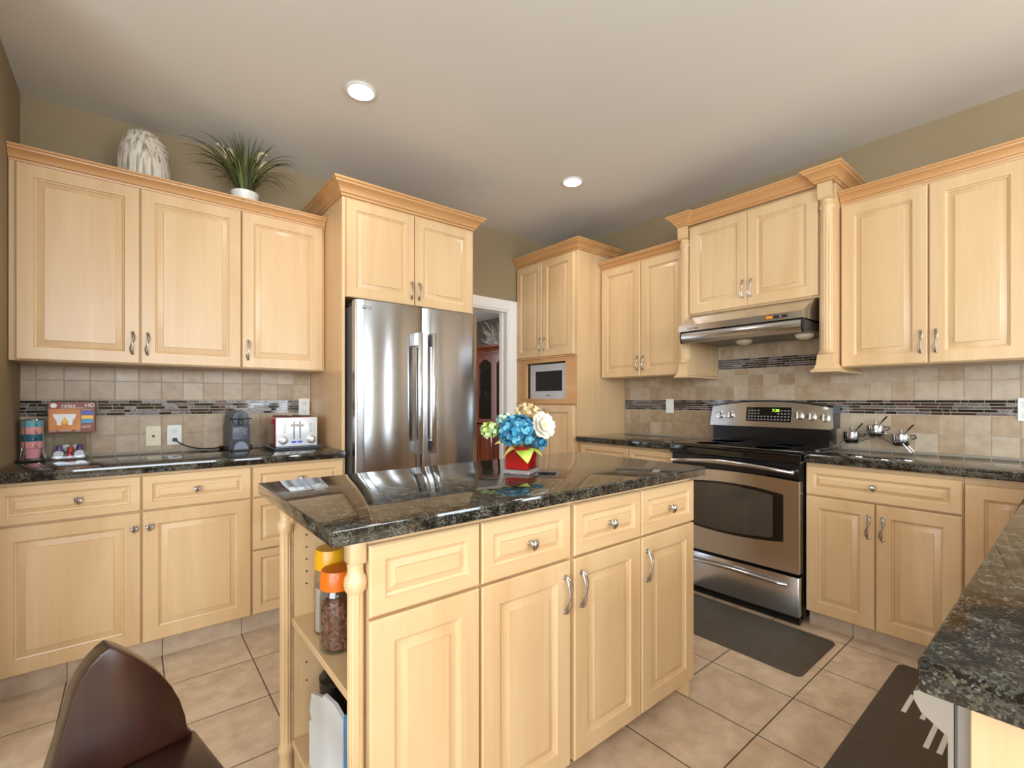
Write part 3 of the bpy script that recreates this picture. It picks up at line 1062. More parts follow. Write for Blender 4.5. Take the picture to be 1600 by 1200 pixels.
for (bx, bz, br) in ((0.078, 1.100, 0.022), (0.150, 1.105, 0.022), (0.580, 1.110, 0.024), (0.650, 1.106, 0.024), (0.722, 1.100, 0.024)):
    k = lean(MB().lathe([(br + 0.004, 0.4415), (br + 0.004, 0.438), (br, 0.437), (br * 0.9, 0.418), (0, 0.417)], (bx, 0, bz), 20, 'y')).build('knob', CHROME, cp)
    lean(MB().box(bx - 0.004, bx + 0.004, 0.410, 0.4165, bz - br * 0.85, bz + br * 0.85, 0.002)).build('grip', KN, k)
lean(MB().lathe([(0.010, 0.4415), (0.010, 0.432), (0, 0.431)], (0.724, 0, 1.156), 14, 'y')).build('indicator_lamp', KN, cp)

# ------------------------------------------------------------------ right wall base cabinets
XB = 2.81
r = thing('base_cabinet', 'maple base cabinet between the pantry and the stove', 'cabinet', (XB, 2.598, 0), RW)
MB().box(0.0, 0.872, 0, 0.605, 0.086, 0.874, 0.001).box(0, 0.872, 0.044, 0.605, 0, 0.086).build('carcass', WOOD, r)
cab_fronts(r, [('drawer', 0.03, 0.500, 0.702, 0.856, ('knob', 0.265, 0.78)), ('drawer', 0.502, 0.868, 0.702, 0.856, ('knob', 0.685, 0.78)),
               ('door', 0.03, 0.500, 0.086, 0.698, ('pull', 0.472, 0.585)), ('door', 0.502, 0.868, 0.086, 0.698, ('pull', 0.53, 0.585))])
r = thing('base_cabinet', 'maple base cabinet with one drawer over two doors right of the stove', 'cabinet', (XB, 0.9525, 0), RW)
MB().box(0.0, 0.612, 0, 0.605, 0.086, 0.874, 0.001).box(0, 0.612, 0.044, 0.605, 0, 0.086).build('carcass', WOOD, r)
cab_fronts(r, [('drawer', 0.002, 0.610, 0.704, 0.857, ('knob', 0.298, 0.781)), ('door', 0.002, 0.302, 0.086, 0.700, ('pull', 0.276, 0.585)), ('door', 0.304, 0.610, 0.086, 0.700, ('pull', 0.332, 0.585))])
r = thing('corner_cabinet', 'maple corner base cabinet with one tall door behind the peninsula', 'cabinet', (XB, 0.3395, 0), RW)
MB().box(0.0, 0.234, 0, 0.605, 0.086, 0.874, 0.001).box(0, 0.20, 0.044, 0.605, 0, 0.086).build('carcass', WOOD, r)
cab_fronts(r, [('door', 0.002, 0.232, 0.086, 0.845, None)])

slab('countertop', 2.77, 3.4095, 1.7225, 2.5975, 0.8745, 0.914, 'short dark granite countertop between the pantry and the stove')
# L-shaped run: right of the stove and round into the peninsula
L_ = [(2.77, 0.9535), (3.4095, 0.9535), (3.4095, -0.56), (0.69, -0.56), (0.69, 0.122), (2.77, 0.122)]
cx, cy = 2.0, 0.1
b = bmesh.new()
vb = [b.verts.new((p[0] - cx, p[1] - cy, 0)) for p in L_]
f = b.faces.new(vb)
ex = bmesh.ops.extrude_face_region(b, geom=[f])
bmesh.ops.translate(b, verts=[v for v in ex['geom'] if isinstance(v, bmesh.types.BMVert)], vec=(0, 0, 0.0395))
bmesh.ops.bevel(b, geom=b.edges[:], offset=0.005, segments=2, affect='EDGES', profile=0.5)
tag(MB().bm(b).build('countertop', GRAN, None, 30, (cx, cy, 0.8745)), 'dark granite countertop right of the stove, turning into the near peninsula', 'countertop')
# peninsula base + dishwasher at its end
r = thing('peninsula_cabinet', 'pale maple end panel of the near peninsula at lower right', 'cabinet', (0.72, -0.53, 0))
MB().box(0.0, 0.016, 0, 0.612, 0, 0.874, 0.001).build('end_panel', WOOD, r)
MB().box(0.66, 2.08, 0.0, 0.605, 0.1, 0.874, 0.001).box(0.66, 2.03, 0.0, 0.55, 0, 0.1).build('carcass', WOOD, r)
r = thing('dishwasher', 'grey dishwasher with chamfered door edge under the near peninsula', 'dishwasher', (0.7385, -0.5, 0))
MB().box(0.0, 0.635, 0, 0.5975, 0.08, 0.868, 0.003).box(0.02, 0.62, 0.02, 0.54, 0, 0.08).build('body', plain('dishwasher_side', srgb(150, 145, 140), 0.4, 0.4), r)
dp = [(0.598, 0.866), (0.612, 0.866), (0.634, 0.851), (0.634, 0.842), (0.627, 0.829), (0.603, 0.812), (0.603, 0.10), (0.598, 0.10)]
MB().prism(dp, 0.0, 0.635, 'x').build('door', plain('dishwasher_steel', srgb(168, 162, 154), 0.35, 0.6), r)

# ------------------------------------------------------------------ island
IX, IY = 0.40, 1.026
r = thing('kitchen_island', 'pale maple island with open end shelves in the foreground', 'island', (IX, IY, 0))
x0i = 0.29
MB().box(x0i, 1.352, 0.0, 0.62, 0.085, 0.9005, 0.001).box(x0i, 1.352, 0.075, 0.60, 0, 0.085).build('carcass', WOOD, r)
MB().box(1.3525, 1.370, 0.0, 0.62, 0.0, 0.9005, 0.001).build('end_panel', WOOD, r)
MB().box(0.012, x0i - 0.0005, 0.0, 0.018, 0.0, 0.9005, 0.001).build('side_panel', WOOD, r)
sp_ = MB().box(0.012, x0i - 0.0005, 0.602, 0.62, 0.0, 0.9005, 0.001)
sp_.build('side_panel', WOOD, r)
hl = MB()
for zz in (0.28, 0.34, 0.60, 0.64, 0.68, 0.72, 0.76):
    hl.lathe([(0.003, 0.6018), (0.003, 0.6012), (0, 0.6012)], (0.05, 0, zz), 10, 'y')
hl.build('shelf_pin_holes', SHADOW, r)  # flat discs, the shade inside the holes put into their colour
MB().box(0.004, x0i - 0.0005, 0.0185, 0.6015, 0.478, 0.500, 0.002).build('shelf', WOODH, r)
MB().box(0.004, x0i - 0.0005, 0.0185, 0.6015, 0.085, 0.105, 0.002).build('shelf', WOODH, r)
ap = [(0.018, 0.9005), (0.602, 0.9005), (0.602, 0.80)] + [(0.602 - 0.584 * i / 16, 0.80 + 0.075 * math.sin(PI * i / 16) ** 0.6) for i in range(1, 16)] + [(0.018, 0.80)]
MB().prism(ap, 0.0, 0.0115, 'x').build('arched_apron', WOOD, r)
for cy_ in (0.0, 0.62):
    pst = MB()
    dy = 0.007 if cy_ == 0 else -0.007
    pr = [(0.019, 0.0), (0.021, 0.03), (0.019, 0.06), (0.023, 0.072), (0.023, 0.084), (0.018, 0.096)]
    pr += [(0.0175, 0.105 + 0.0665 * i) for i in range(11)]
    pr += [(0.018, 0.776), (0.0235, 0.784), (0.025, 0.797), (0.0235, 0.810), (0.0185, 0.818), (0.017, 0.830), (0.019, 0.842)]
    pst.lathe(pr, (-0.0110, cy_ + dy, 0), 80, 'z', mod=lambda z, t: (1 - 0.13 * max(0, math.cos(10 * t)) ** 0.5) if 0.1 < z < 0.775 else 1)
    pst.box(-0.0295, 0.0075, cy_ + dy - 0.020, cy_ + dy + 0.020, 0.842, 0.9005, 0.002)
    pst.build('turned_post', WOOD, r, 50)
fx = [(0.010, 0.312), (0.316, 0.655), (0.668, 1.014), (1.017, 1.370)]
for k, (a, b_) in enumerate(fx):
    hd = None if k == 0 else ('knob', (a + b_) / 2, 0.796)
    hp_ = [None, ('pull', 0.627, 0.612), ('pull', 0.698, 0.612), ('pull', 1.046, 0.607)][k]
    cab_fronts(r, [('drawer', a, b_, 0.716, 0.882, hd), ('door', a, b_, 0.078, 0.712, hp_)])
slab('island_countertop', 0.319, 1.798, 0.972, 1.695, 0.901, 0.936, 'dark granite island top with the flower vase on it')

# ------------------------------------------------------------------ mats
def mat_mb(x0, x1, y0, y1, h=0.016, rc=0.03, be=0.045):
    def loop(i, z):
        o = []
        rr = max(rc - i, 0.004)
        for (cx_, cy_, a0) in ((x1 - i - rr, y1 - i - rr, 0), (x0 + i + rr, y1 - i - rr, PI / 2), (x0 + i + rr, y0 + i + rr, PI), (x1 - i - rr, y0 + i + rr, 1.5 * PI)):
            for k in range(5):
                t = a0 + PI / 2 * k / 4
                o.append((cx_ + rr * math.cos(t), cy_ + rr * math.sin(t), z))
        return o
    Ls = [loop(0, 0.001), loop(0, 0.004), loop(be, h)]
    n = len(Ls[0])
    vs = sum(Ls, [])
    fs = [[j * n + i, j * n + (i + 1) % n, (j + 1) * n + (i + 1) % n, (j + 1) * n + i] for j in range(2) for i in range(n)]
    fs += [list(range(n))[::-1], [2 * n + i for i in range(n)]]
    return MB().add(vs, fs)


tag(mat_mb(-0.232, 0.232, -0.42, 0.42).build('floor_mat', MAT, None, 30, (2.48, 1.205, 0)), 'plain brown rubber mat on the tiles before the stove', 'mat')
r = thing('floor_mat', 'brown mat with white lettering beside the near peninsula', 'mat', (2.02, 0.34, 0))
mat_mb(-0.70, 0.70, -0.195, 0.205, 0.008, 0.03, 0.01).build('mat_body', MAT, r)
wl = MB()
for (a, b_, c_, d_) in ((0.28, 0.44, 0.045, 0.06), (0.28, 0.44, 0.10, 0.115), (0.425, 0.44, 0.06, 0.10), (0.10, 0.42, -0.03, -0.015), (0.10, 0.42, 0.005, 0.02), (0.405, 0.42, -0.015, 0.005),
                    (-0.1, 0.40, -0.09, -0.055), (-0.4, -0.15, 0.03, 0.05), (-0.4, -0.15, -0.03, -0.015)):
    wl.box(a, b_, c_, d_, 0.0081, 0.0086)
wl.build('white_print', WHITEP, r)

# ------------------------------------------------------------------ electrical plates
def plate(loc, rz, label, m, kind, w=0.07, h=0.115, group=None):
    r_ = thing('wall_outlet' if kind != 'jack' else 'telephone_jack', label, 'outlet' if kind != 'jack' else 'wall jack', loc, rz)
    MB().box(-w / 2, w / 2, -0.006, 0, -h / 2, h / 2, 0.002).build('cover_plate', m, r_)
    if kind == 'duplex':
        for s_ in (1, -1):
            MB().box(-0.017, 0.017, -0.0085, -0.0062, s_ * 0.026 - 0.014, s_ * 0.026 + 0.014, 0.001).build('socket', m, r_)
            q = MB()
            for dx in (-0.007, 0.006):
                q.box(dx, dx + 0.002, -0.0092, -0.0086, s_ * 0.026 - 0.004, s_ * 0.026 + 0.006)
            q.lathe([(0.0025, -0.0092), (0.0025, -0.0086)], (0, 0, s_ * 0.026 - 0.008), 8, 'y')
            q.build('slots', BLACKP, r_)
    elif kind == 'jack':
        MB().box(-0.006, 0.006, -0.0075, -0.0062, -0.006, 0.006).build('jack_port', BLACKP, r_)
        MB().lathe([(0.003, -0.0075), (0.003, -0.0062)], (0, 0, 0.042), 8, 'y').lathe([(0.003, -0.0075), (0.003, -0.0062)], (0, 0, -0.042), 8, 'y').build('screws', PEWTER, r_)
    else:
        MB().box(-0.016, 0.016, -0.0085, -0.0062, -0.033, 0.033, 0.001).build('rocker', m, r_)
    return r_


plate((0.099, 3.3595, 1.000), 0, 'cream telephone jack plate on the left tile wall', CREAMP, 'jack')
plate((0.196, 3.3595, 1.002), 0, 'white duplex outlet with a black plug in it', WHITEP, 'duplex')
plate((0.912, 3.3595, 1.158), 0, 'white outlet in the mosaic band above the toaster', WHITEP, 'duplex')
plate((3.4095, 2.151, 1.156), RW, 'white switch plate in the mosaic band left of the stove', WHITEP, 'rocker')
plate((3.4095, 0.185, 1.158), RW, 'white outlet on the tile wall at the far right edge', WHITEP, 'duplex')

# ------------------------------------------------------------------ recessed ceiling lights, plus added fill spots
LAMP = emit('lamp_glow', (1.0, 0.95, 0.86, 1), 22)


def downlight(x, y, power, label=None):
    if label:
        r_ = thing('recessed_light', label, 'ceiling light', (x, y, H), 0, 'recessed ceiling lights')
        MB().lathe([(0.062, -0.001), (0.074, -0.001), (0.076, -0.006), (0.062, -0.010), (0.058, -0.004)], (0, 0, 0), 32).build('trim_ring', WHITE, r_)
        MB().lathe([(0.0, -0.004), (0.058, -0.0045), (0.0, -0.005)], (0, 0, 0), 32).build('bulb_face', LAMP, r_)
    d_ = bpy.data.lights.new('downlight', 'SPOT')
    d_.energy, d_.color, d_.spot_size, d_.spot_blend, d_.shadow_soft_size = power, (1.0, 0.94, 0.87), math.radians(150), 0.6, 0.06
    l_ = bpy.data.objects.new('downlight', d_)
    COL.objects.link(l_)
    l_.location = (x, y, H - 0.03)


downlight(0.886, 2.278, 9, 'bright round recessed ceiling light nearer the left cabinets')
downlight(2.405, 2.285, 12, 'round recessed ceiling light nearer the stove corner')
downlight(0.886, -0.9, 17)                   # unseen spot without a fixture, added as fill behind the camera
downlight(2.405, -0.9, 17)  # second added fill spot, also unseen

# ------------------------------------------------------------------ things on the left counter
ZC = 0.9142
# mug rack with four stacked mugs
mx_, my_ = -0.372, 3.245
r = thing('mug_rack', 'chrome wire rack holding stacked mugs by the left wall', 'rack', (mx_, my_, ZC))
w_ = MB()
for k in range(4):
    a = PI / 4 + k * PI / 2 + 0.3
    c_, s_ = math.cos(a), math.sin(a)
    R0 = 0.0445
    sp = 0.055 if c_ < 0 and abs(c_) > 0.6 else 0.056
    w_.tube([(c_ * sp, s_ * sp, 0.003), (c_ * R0, s_ * R0, 0.045), (c_ * R0, s_ * R0, 0.09), (c_ * R0, s_ * R0, 0.197)], 0.0022, 6)
for (rr, zz) in ((0.0445, 0.195), (0.056, 0.003)):
    w_.tube([(rr * math.cos(2 * PI * i / 28), rr * math.sin(2 * PI * i / 28), zz) for i in range(28)], 0.002, 6, closed=True)
w_.build('wire_frame', CHROME, r)
mugp = [(0.0, 0.0), (0.024, 0.0), (0.026, 0.002), (0.034, 0.049), (0.039, 0.052), (0.040, 0.055), (0.040, 0.085), (0.037, 0.085), (0.037, 0.056), (0.031, 0.050), (0.0235, 0.005), (0.0, 0.004)]
cols = [('pink', srgb(232, 160, 166)), ('teal blue', srgb(52, 108, 130)), ('salmon pink', srgb(238, 168, 160)), ('light blue', srgb(120, 180, 196))]
desc = ['pink stoneware mug at the bottom of the rack stack', 'dark teal mug above the bottom pink one', 'salmon pink mug under the light blue one', 'light blue mug at the top of the rack stack']
for k in range(4):
    g_ = thing('mug', desc[k], 'mug', (mx_, my_, ZC + 0.006 + k * 0.034), 0, 'stacked mugs in the rack')
    mt_ = plain('glaze_' + cols[k][0].replace(' ', '_'), cols[k][1], 0.2, 0, 0.5)
    MB().lathe(mugp, seg=32).build('cup', mt_, g_)
    hp = [(0.018 + 0.0 * i, -0.036 - 0.019 * math.sin(PI * i / 8), 0.078 - 0.020 * i / 8) for i in range(9)]
    MB().tube(hp, 0.0035, 8).build('handle', mt_, g_)

# clear box of coffee capsules
bx0, bx1, by0, by1, bz1 = -0.300, -0.180, 3.195, 3.315, 0.127
r = thing('capsule_box', 'clear acrylic box of coffee capsules under the light bulb carton', 'box', (bx0, by0, ZC))
bw, bd, t_ = bx1 - bx0, by1 - by0, 0.002
MB().box(0, bw, 0, t_, 0, bz1).box(0, bw, bd - t_, bd, 0, bz1).box(0, t_, t_, bd - t_, 0, bz1).box(bw - t_, bw, t_, bd - t_, 0, bz1).box(t_, bw - t_, t_, bd - t_, 0, t_).box(-0.001, bw + 0.001, -0.001, bd + 0.001, bz1, bz1 + 0.002).build('clear_walls', CLEAR, r)


def capsule(x, y, z, col, label, facing):
    g_ = thing('coffee_capsule', label, 'coffee capsule', (x, y, z), 0, 'coffee capsules in the clear box')
    pr = [(0.0, 0.028), (0.009, 0.027), (0.012, 0.022), (0.0145, 0.003), (0.0185, 0.002), (0.0185, 0.0), (0.0, 0.0)]
    m_ = plain('capsule_foil', col, 0.25, 0.7)
    o_ = MB().lathe(pr, seg=20, axis='y' if facing else 'z')
    o_.build('shell', m_, g_)
    if facing:
        MB().lathe([(0.0, -0.0008), (0.0165, -0.0008), (0.0165, -0.0001)], seg=20, axis='y').build('foil_lid', plain('white_foil', srgb(236, 238, 246), 0.3), g_)


cz = ZC + 0.0022
capsule(bx0 + 0.022, by0 + 0.006, cz + 0.019, srgb(200, 200, 215), 'capsule with white foil facing out at front left of the box', True)
capsule(bx1 - 0.022, by0 + 0.006, cz + 0.019, srgb(200, 200, 215), 'capsule with white foil facing out at front right of the box', True)
capsule(bx0 + 0.0605, by0 + 0.024, cz, srgb(206, 70, 104), 'pink capsule standing between the two white foils', False)
capsule(bx0 + 0.022, by0 + 0.06, cz + 0.019, srgb(84, 66, 150), 'violet capsule behind the left white foil', True)
capsule(bx1 - 0.022, by0 + 0.06, cz + 0.019, srgb(80, 62, 140), 'violet capsule behind the right white foil', True)
capsule(bx0 + 0.0605, by0 + 0.066, cz, srgb(206, 60, 84), 'red-pink capsule standing at the middle of the box', False)
capsule(bx0 + 0.024, by0 + 0.020, cz + 0.0385, srgb(86, 70, 160), 'violet capsule lying on top at left', False)
capsule(bx0 + 0.064, by0 + 0.024, cz + 0.0285, srgb(210, 30, 50), 'red capsule resting on the pink one', False)
capsule(bx1 - 0.021, by0 + 0.020, cz + 0.0385, srgb(70, 50, 130), 'dark violet capsule lying on top at right', False)
capsule(bx0 + 0.045, by0 + 0.068, cz + 0.0475, srgb(40, 38, 60), 'blackish capsule on the heap at the back', True)
capsule(bx0 + 0.085, by0 + 0.068, cz + 0.0475, srgb(40, 38, 60), 'blackish capsule on the back of the heap at right', True)

# light bulb carton on the capsule box
r = thing('light_bulb_carton', 'orange brown carton of light bulbs lettered relax', 'box', (-0.315, 3.205, ZC + 0.1292))
r.rotation_euler = (0, 0, -0.02)
CW, CH, CD = 0.172, 0.152, 0.075
MB().box(0, CW, 0, CD, 0, CH, 0.001).build('carton', plain('brown_card', srgb(134, 66, 48), 0.4), r)
MB().box(0.003, 0.118, -0.0006, -0.0001, 0.012, 0.118).build('orange_panel', noisy('orange_print', srgb(196, 112, 44), srgb(222, 146, 52), 14, 0.35), r)
bl = MB()
bulb = [(-0.030, 0.046), (0.030, 0.046), (0.031, 0.040), (0.022, 0.022), (0.012, 0.008), (0.011, -0.008), (0.008, -0.012), (-0.008, -0.012), (-0.011, -0.008), (-0.012, 0.008), (-0.022, 0.022), (-0.031, 0.040)]
for bx in (0.040, 0.080):
    bl.prism([(bx + p[0] * 0.72, 0.048 + p[1] * 0.95) for p in bulb], -0.0012, -0.0007, 'y')
bl.build('bulb_picture', plain('bulb_white', srgb(238, 238, 244), 0.4), r)
MB().prism([(0.060 + 0.009 * math.cos(2 * PI * i / 16), 0.058 + 0.016 * math.sin(2 * PI * i / 16)) for i in range(16)], -0.0010, -0.0006, 'y').build('yellow_glow_print', plain('yellow_print', srgb(240, 190, 40), 0.4), r)
for (zz, c_) in ((0.088, srgb(70, 90, 190)), (0.066, srgb(246, 200, 84)), (0.045, srgb(60, 160, 200))):
    MB().box(0.121, 0.166, -0.0008, -0.0002, zz, zz + 0.018).build('colour_tag', plain('tag_print', c_, 0.4), r)
MB().lathe([(0.0, -0.001), (0.012, -0.001), (0.012, -0.0003)], (0.020, 0, 0.134), 20, 'y').build('round_seal', WHITEP, r)
INK = plain('white_print_ink', srgb(240, 232, 226), 0.4)
text_mb('relax', 0.026, front(0.074, -0.0008, 0.134)).build('lettering', INK, r)
text_mb('HD', 0.026, front(0.153, -0.0008, 0.134)).build('lettering', INK, r)
for (a, b_, zz) in ((0.045, 0.13, 0.121), (0.006, 0.03, 0.007), (0.04, 0.085, 0.008), (0.10, 0.117, 0.006), (0.123, 0.16, 0.030), (0.123, 0.155, 0.023), (0.123, 0.16, 0.112)):
    MB().box(a, b_, -0.0009, -0.0003, zz, zz + 0.002).build('printed_line', INK, r)

# coffee machine
r = thing('coffee_machine', 'small dark blue-grey capsule coffee machine left of the toaster', 'coffee machine', (0.487, 3.045, ZC))
DG = plain('slate_plastic', srgb(62, 68, 80), 0.3)
GP = noisy('slate_grille', srgb(50, 56, 68), srgb(110, 116, 128), 160, 0.35, detail=0)
w2 = 0.052
arc = [(0.044 * math.cos(PI * i / 14), 0.186 + 0.044 * math.sin(PI * i / 14)) for i in range(15)]
MB().prism([(-w2, 0.0), (w2, 0.0), (w2, 0.140), (0.046, 0.152), (0.044, 0.186)] + arc[1:-1] + [(-0.044, 0.186), (-0.046, 0.152), (-w2, 0.140)], 0.035, 0.27, 'y').build('body', BLACKP, r)
MB().prism([(0.039 * math.cos(2 * PI * i / 28), 0.186 + 0.039 * math.sin(2 * PI * i / 28)) for i in range(28)], 0.018, 0.0345, 'y').build('brew_head', DG, r)
MB().box(-0.014, 0.014, 0.0, 0.0175, 0.150, 0.178, 0.004).build('spout', BLACKP, r)
MB().prism([(0.012 * math.cos(2 * PI * i / 16), 0.200 + 0.015 * math.sin(2 * PI * i / 16)) for i in range(16)], 0.010, 0.0175, 'y').build('capsule_slot', BLACK, r)
MB().box(-0.056, 0.056, 0.012, 0.03, 0.179, 0.187, 0.003).build('lever', BLACK, r)
MB().box(-0.040, 0.040, 0.0285, 0.0345, 0.062, 0.138, 0.005, seg=2).build('grille', GP, r)
MB().prism([(0.036 * math.cos(PI * i / 12), 0.010 + 0.044 * math.sin(PI * i / 12)) for i in range(13)], 0.0, 0.0345, 'y').build('drip_cup', plain('slate_light', srgb(118, 126, 142), 0.3), r)
MB().box(-0.048, 0.048, 0.0, 0.0345, 0.0, 0.0095, 0.002).build('drip_tray', BLACKP, r)
cd = [(0.0, 0.272, 0.03), (-0.02, 0.285, 0.008), (-0.09, 0.235, 0.005), (-0.12, 0.21, 0.005), (-0.17, 0.255, 0.005), (-0.225, 0.29, 0.018), (-0.268, 0.296, 0.042), (-0.287, 0.294, 0.066)]
def smooth_path(P, n=6):
    out = []
    for i in range(len(P) - 1):
        p0, p1, p2, p3 = [Vector(P[max(0, min(len(P) - 1, i + k))]) for k in (-1, 0, 1, 2)]
        for j in range(n):
            t = j / n
            out.append(tuple(0.5 * ((2 * p1) + (p2 - p0) * t + (2 * p0 - 5 * p1 + 4 * p2 - p3) * t * t + (3 * p1 - p0 - 3 * p2 + p3) * t ** 3)))
    return out + [P[-1]]
cord = MB().tube(smooth_path(cd), 0.0035, 8).build('power_cord', BLACKP, r)
MB().box(-0.300, -0.279, 0.280, 0.305, 0.052, 0.070, 0.003).build('plug', BLACKP, cord)
tag(MB().box(-0.09, 0.09, -0.02, 0.02, 0, 0.011, 0.004).build('pot_holder', plain('red_cloth', srgb(150, 40, 40), 0.8), None, 35, (0.505, 3.339, ZC)), 'flat red cloth pad lying behind the coffee machine', 'pad')

# tray + toaster
r = thing('serving_tray', 'thin silver tray under the toaster', 'tray', (0.762, 3.07, ZC))
def tray_ring(i, z):
    return [(-0.135 + i, -0.15 + i, z), (0.135 - i, -0.15 + i, z), (0.135 - i, 0.15 - i, z), (-0.135 + i, 0.15 - i, z)]
vs = sum([tray_ring(i, z) for i, z in ((0.016, 0), (0.0, 0.014), (-0.003, 0.016), (0.002, 0.017), (0.018, 0.004))], [])
MB().add(vs, [[k * 4 + i, k * 4 + (i + 1) % 4, k * 4 + 4 + (i + 1) % 4, k * 4 + 4 + i] for k in range(4) for i in range(4)] + [[3, 2, 1, 0], [16, 17, 18, 19]]).build('tray_body', plain('silver_tray', srgb(190, 196, 204), 0.25, 0.8), r)
r = thing('toaster', 'silver and red four-slot toaster beside the refrigerator panel', 'toaster', (0.762, 2.955, ZC + 0.0045))
RED = plain('red_enamel', srgb(176, 30, 34), 0.25, 0, 0.4)
TS = plain('toaster_silver', srgb(222, 225, 230), 0.3, 0.3)
MB().box(-0.116, 0.116, 0.0, 0.225, 0.012, 0.186, 0.016, seg=3).build('body', RED, r)
fp = MB().box(-0.115, 0.115, -0.007, 0.012, 0.013, 0.184, 0.006, seg=2).build('front_panel', TS, r)
MB().box(-0.1165, 0.1165, 0.03, 0.20, 0.02, 0.150, 0.004).build('side_shell', STEELD, r)
MB().box(-0.10, 0.10, 0.03, 0.2, 0.0, 0.0115).build('foot', BLACKP, r)
for sx in (-0.055, 0.055):
    MB().box(sx - 0.035, sx + 0.035, 0.03, 0.20, 0.184, 0.192, 0.003).build('slot_housing', plain('dark_slot', srgb(60, 20, 22), 0.4), r)
for sx in (-0.018, 0.016):
    s_ = MB().box(sx - 0.0025, sx + 0.0025, -0.0078, -0.0072, 0.056, 0.160).build('lever_slot', BLACKP, fp)
    MB().box(sx - 0.017, sx + 0.017, -0.022, -0.0082, 0.132, 0.143, 0.003).build('lever', PEWTER, s_)
    MB().box(sx - 0.013, sx + 0.013, -0.009, -0.0072, 0.034, 0.045, 0.001).build('blue_button', plain('blue_lit', srgb(70, 80, 200), 0.3), fp)
for sx in (-0.078, 0.078):
    k = MB().lathe([(0.026, -0.0072), (0.026, -0.010), (0.021, -0.011), (0.020, -0.022), (0.014, -0.024), (0.0, -0.022)], (sx, 0, 0.052), 24, 'y').build('dial', PEWTER, fp)
    MB().lathe([(0.0, -0.026), (0.012, -0.025), (0.012, -0.0225)], (sx, 0, 0.052), 16, 'y').build('dial_cap', TS, k)
    bt = MB()
    for q in range(4):
        bt.box(sx - 0.010 + 0.012 * (sx < 0), sx + 0.018 + 0.0 * (sx < 0) - 0.012 * (sx > 0), -0.009, -0.0072, 0.096 + q * 0.014, 0.104 + q * 0.014, 0.0008)
    bt.build('function_buttons', PEWTER, fp)
    MB().box(sx - 0.02 if sx < 0 else sx + 0.016, sx - 0.016 if sx < 0 else sx + 0.02, -0.0078, -0.0072, 0.108, 0.112).box(sx - 0.02 if sx < 0 else sx + 0.016, sx - 0.016 if sx < 0 else sx + 0.02, -0.0078, -0.0072, 0.122, 0.126).box(sx - 0.02 if sx < 0 else sx + 0.016, sx - 0.016 if sx < 0 else sx + 0.02, -0.0078, -0.0072, 0.136, 0.140).build('indicator_dots', BLACKP, fp)

# ------------------------------------------------------------------ on top of the left cabinets
ZT = 1.386 + 0.9055
prv = [(0.0, 0.0), (0.105, 0.0), (0.118, 0.02), (0.122, 0.09), (0.118, 0.17), (0.107, 0.24), (0.090, 0.30), (0.070, 0.335), (0.045, 0.352), (0.034, 0.355), (0.030, 0.345), (0.0, 0.335)]
m, n, l, p = new_mat('whitewashed_ceramic')
tc = n.new('ShaderNodeTexCoord')
mp = n.new('ShaderNodeMapping'); mp.inputs['Scale'].default_value = (1, 1, 0.06)
l.new(tc.outputs['Object'], mp.inputs[0])
nz = n.new('ShaderNodeTexNoise'); nz.inputs['Scale'].default_value = 80; nz.inputs['Detail'].default_value = 6
l.new(mp.outputs[0], nz.inputs['Vector'])
rp = n.new('ShaderNodeValToRGB')
rp.color_ramp.elements[0].position = 0.36; rp.color_ramp.elements[0].color = srgb(150, 132, 104)
rp.color_ramp.elements[1].position = 0.54; rp.color_ramp.elements[1].color = srgb(222, 214, 200)
l.new(nz.outputs['Fac'], rp.inputs[0]); l.new(rp.outputs[0], p.inputs['Base Color'])
bpn = n.new('ShaderNodeBump'); bpn.inputs['Strength'].default_value = 0.6; bpn.inputs['Distance'].default_value = 0.003
l.new(nz.outputs['Fac'], bpn.inputs['Height']); l.new(bpn.outputs[0], p.inputs['Normal'])
p.inputs['Roughness'].default_value = 0.55
CERA = m
r = thing('ceramic_vase', 'whitewashed ribbed ceramic vase on top of the left cabinets', 'vase', (0.052, 3.215, ZT))
MB().lathe(prv, seg=48).build('vase_body', CERA, r)
bands = MB()
for zz, rr in ((0.240, 0.1045), (0.268, 0.0985), (0.295, 0.0890)):
    bands.lathe([(rr - 0.004, -0.006), (rr + 0.001, -0.003), (rr + 0.001, 0.003), (rr - 0.006, 0.007)], (0.003, 0.0, zz), 40)
bands.xf(Matrix.Rotation(0.03, 4, 'Y'))
bands.build('carved_bands', plain('ceramic_white', srgb(214, 204, 188), 0.55), r)

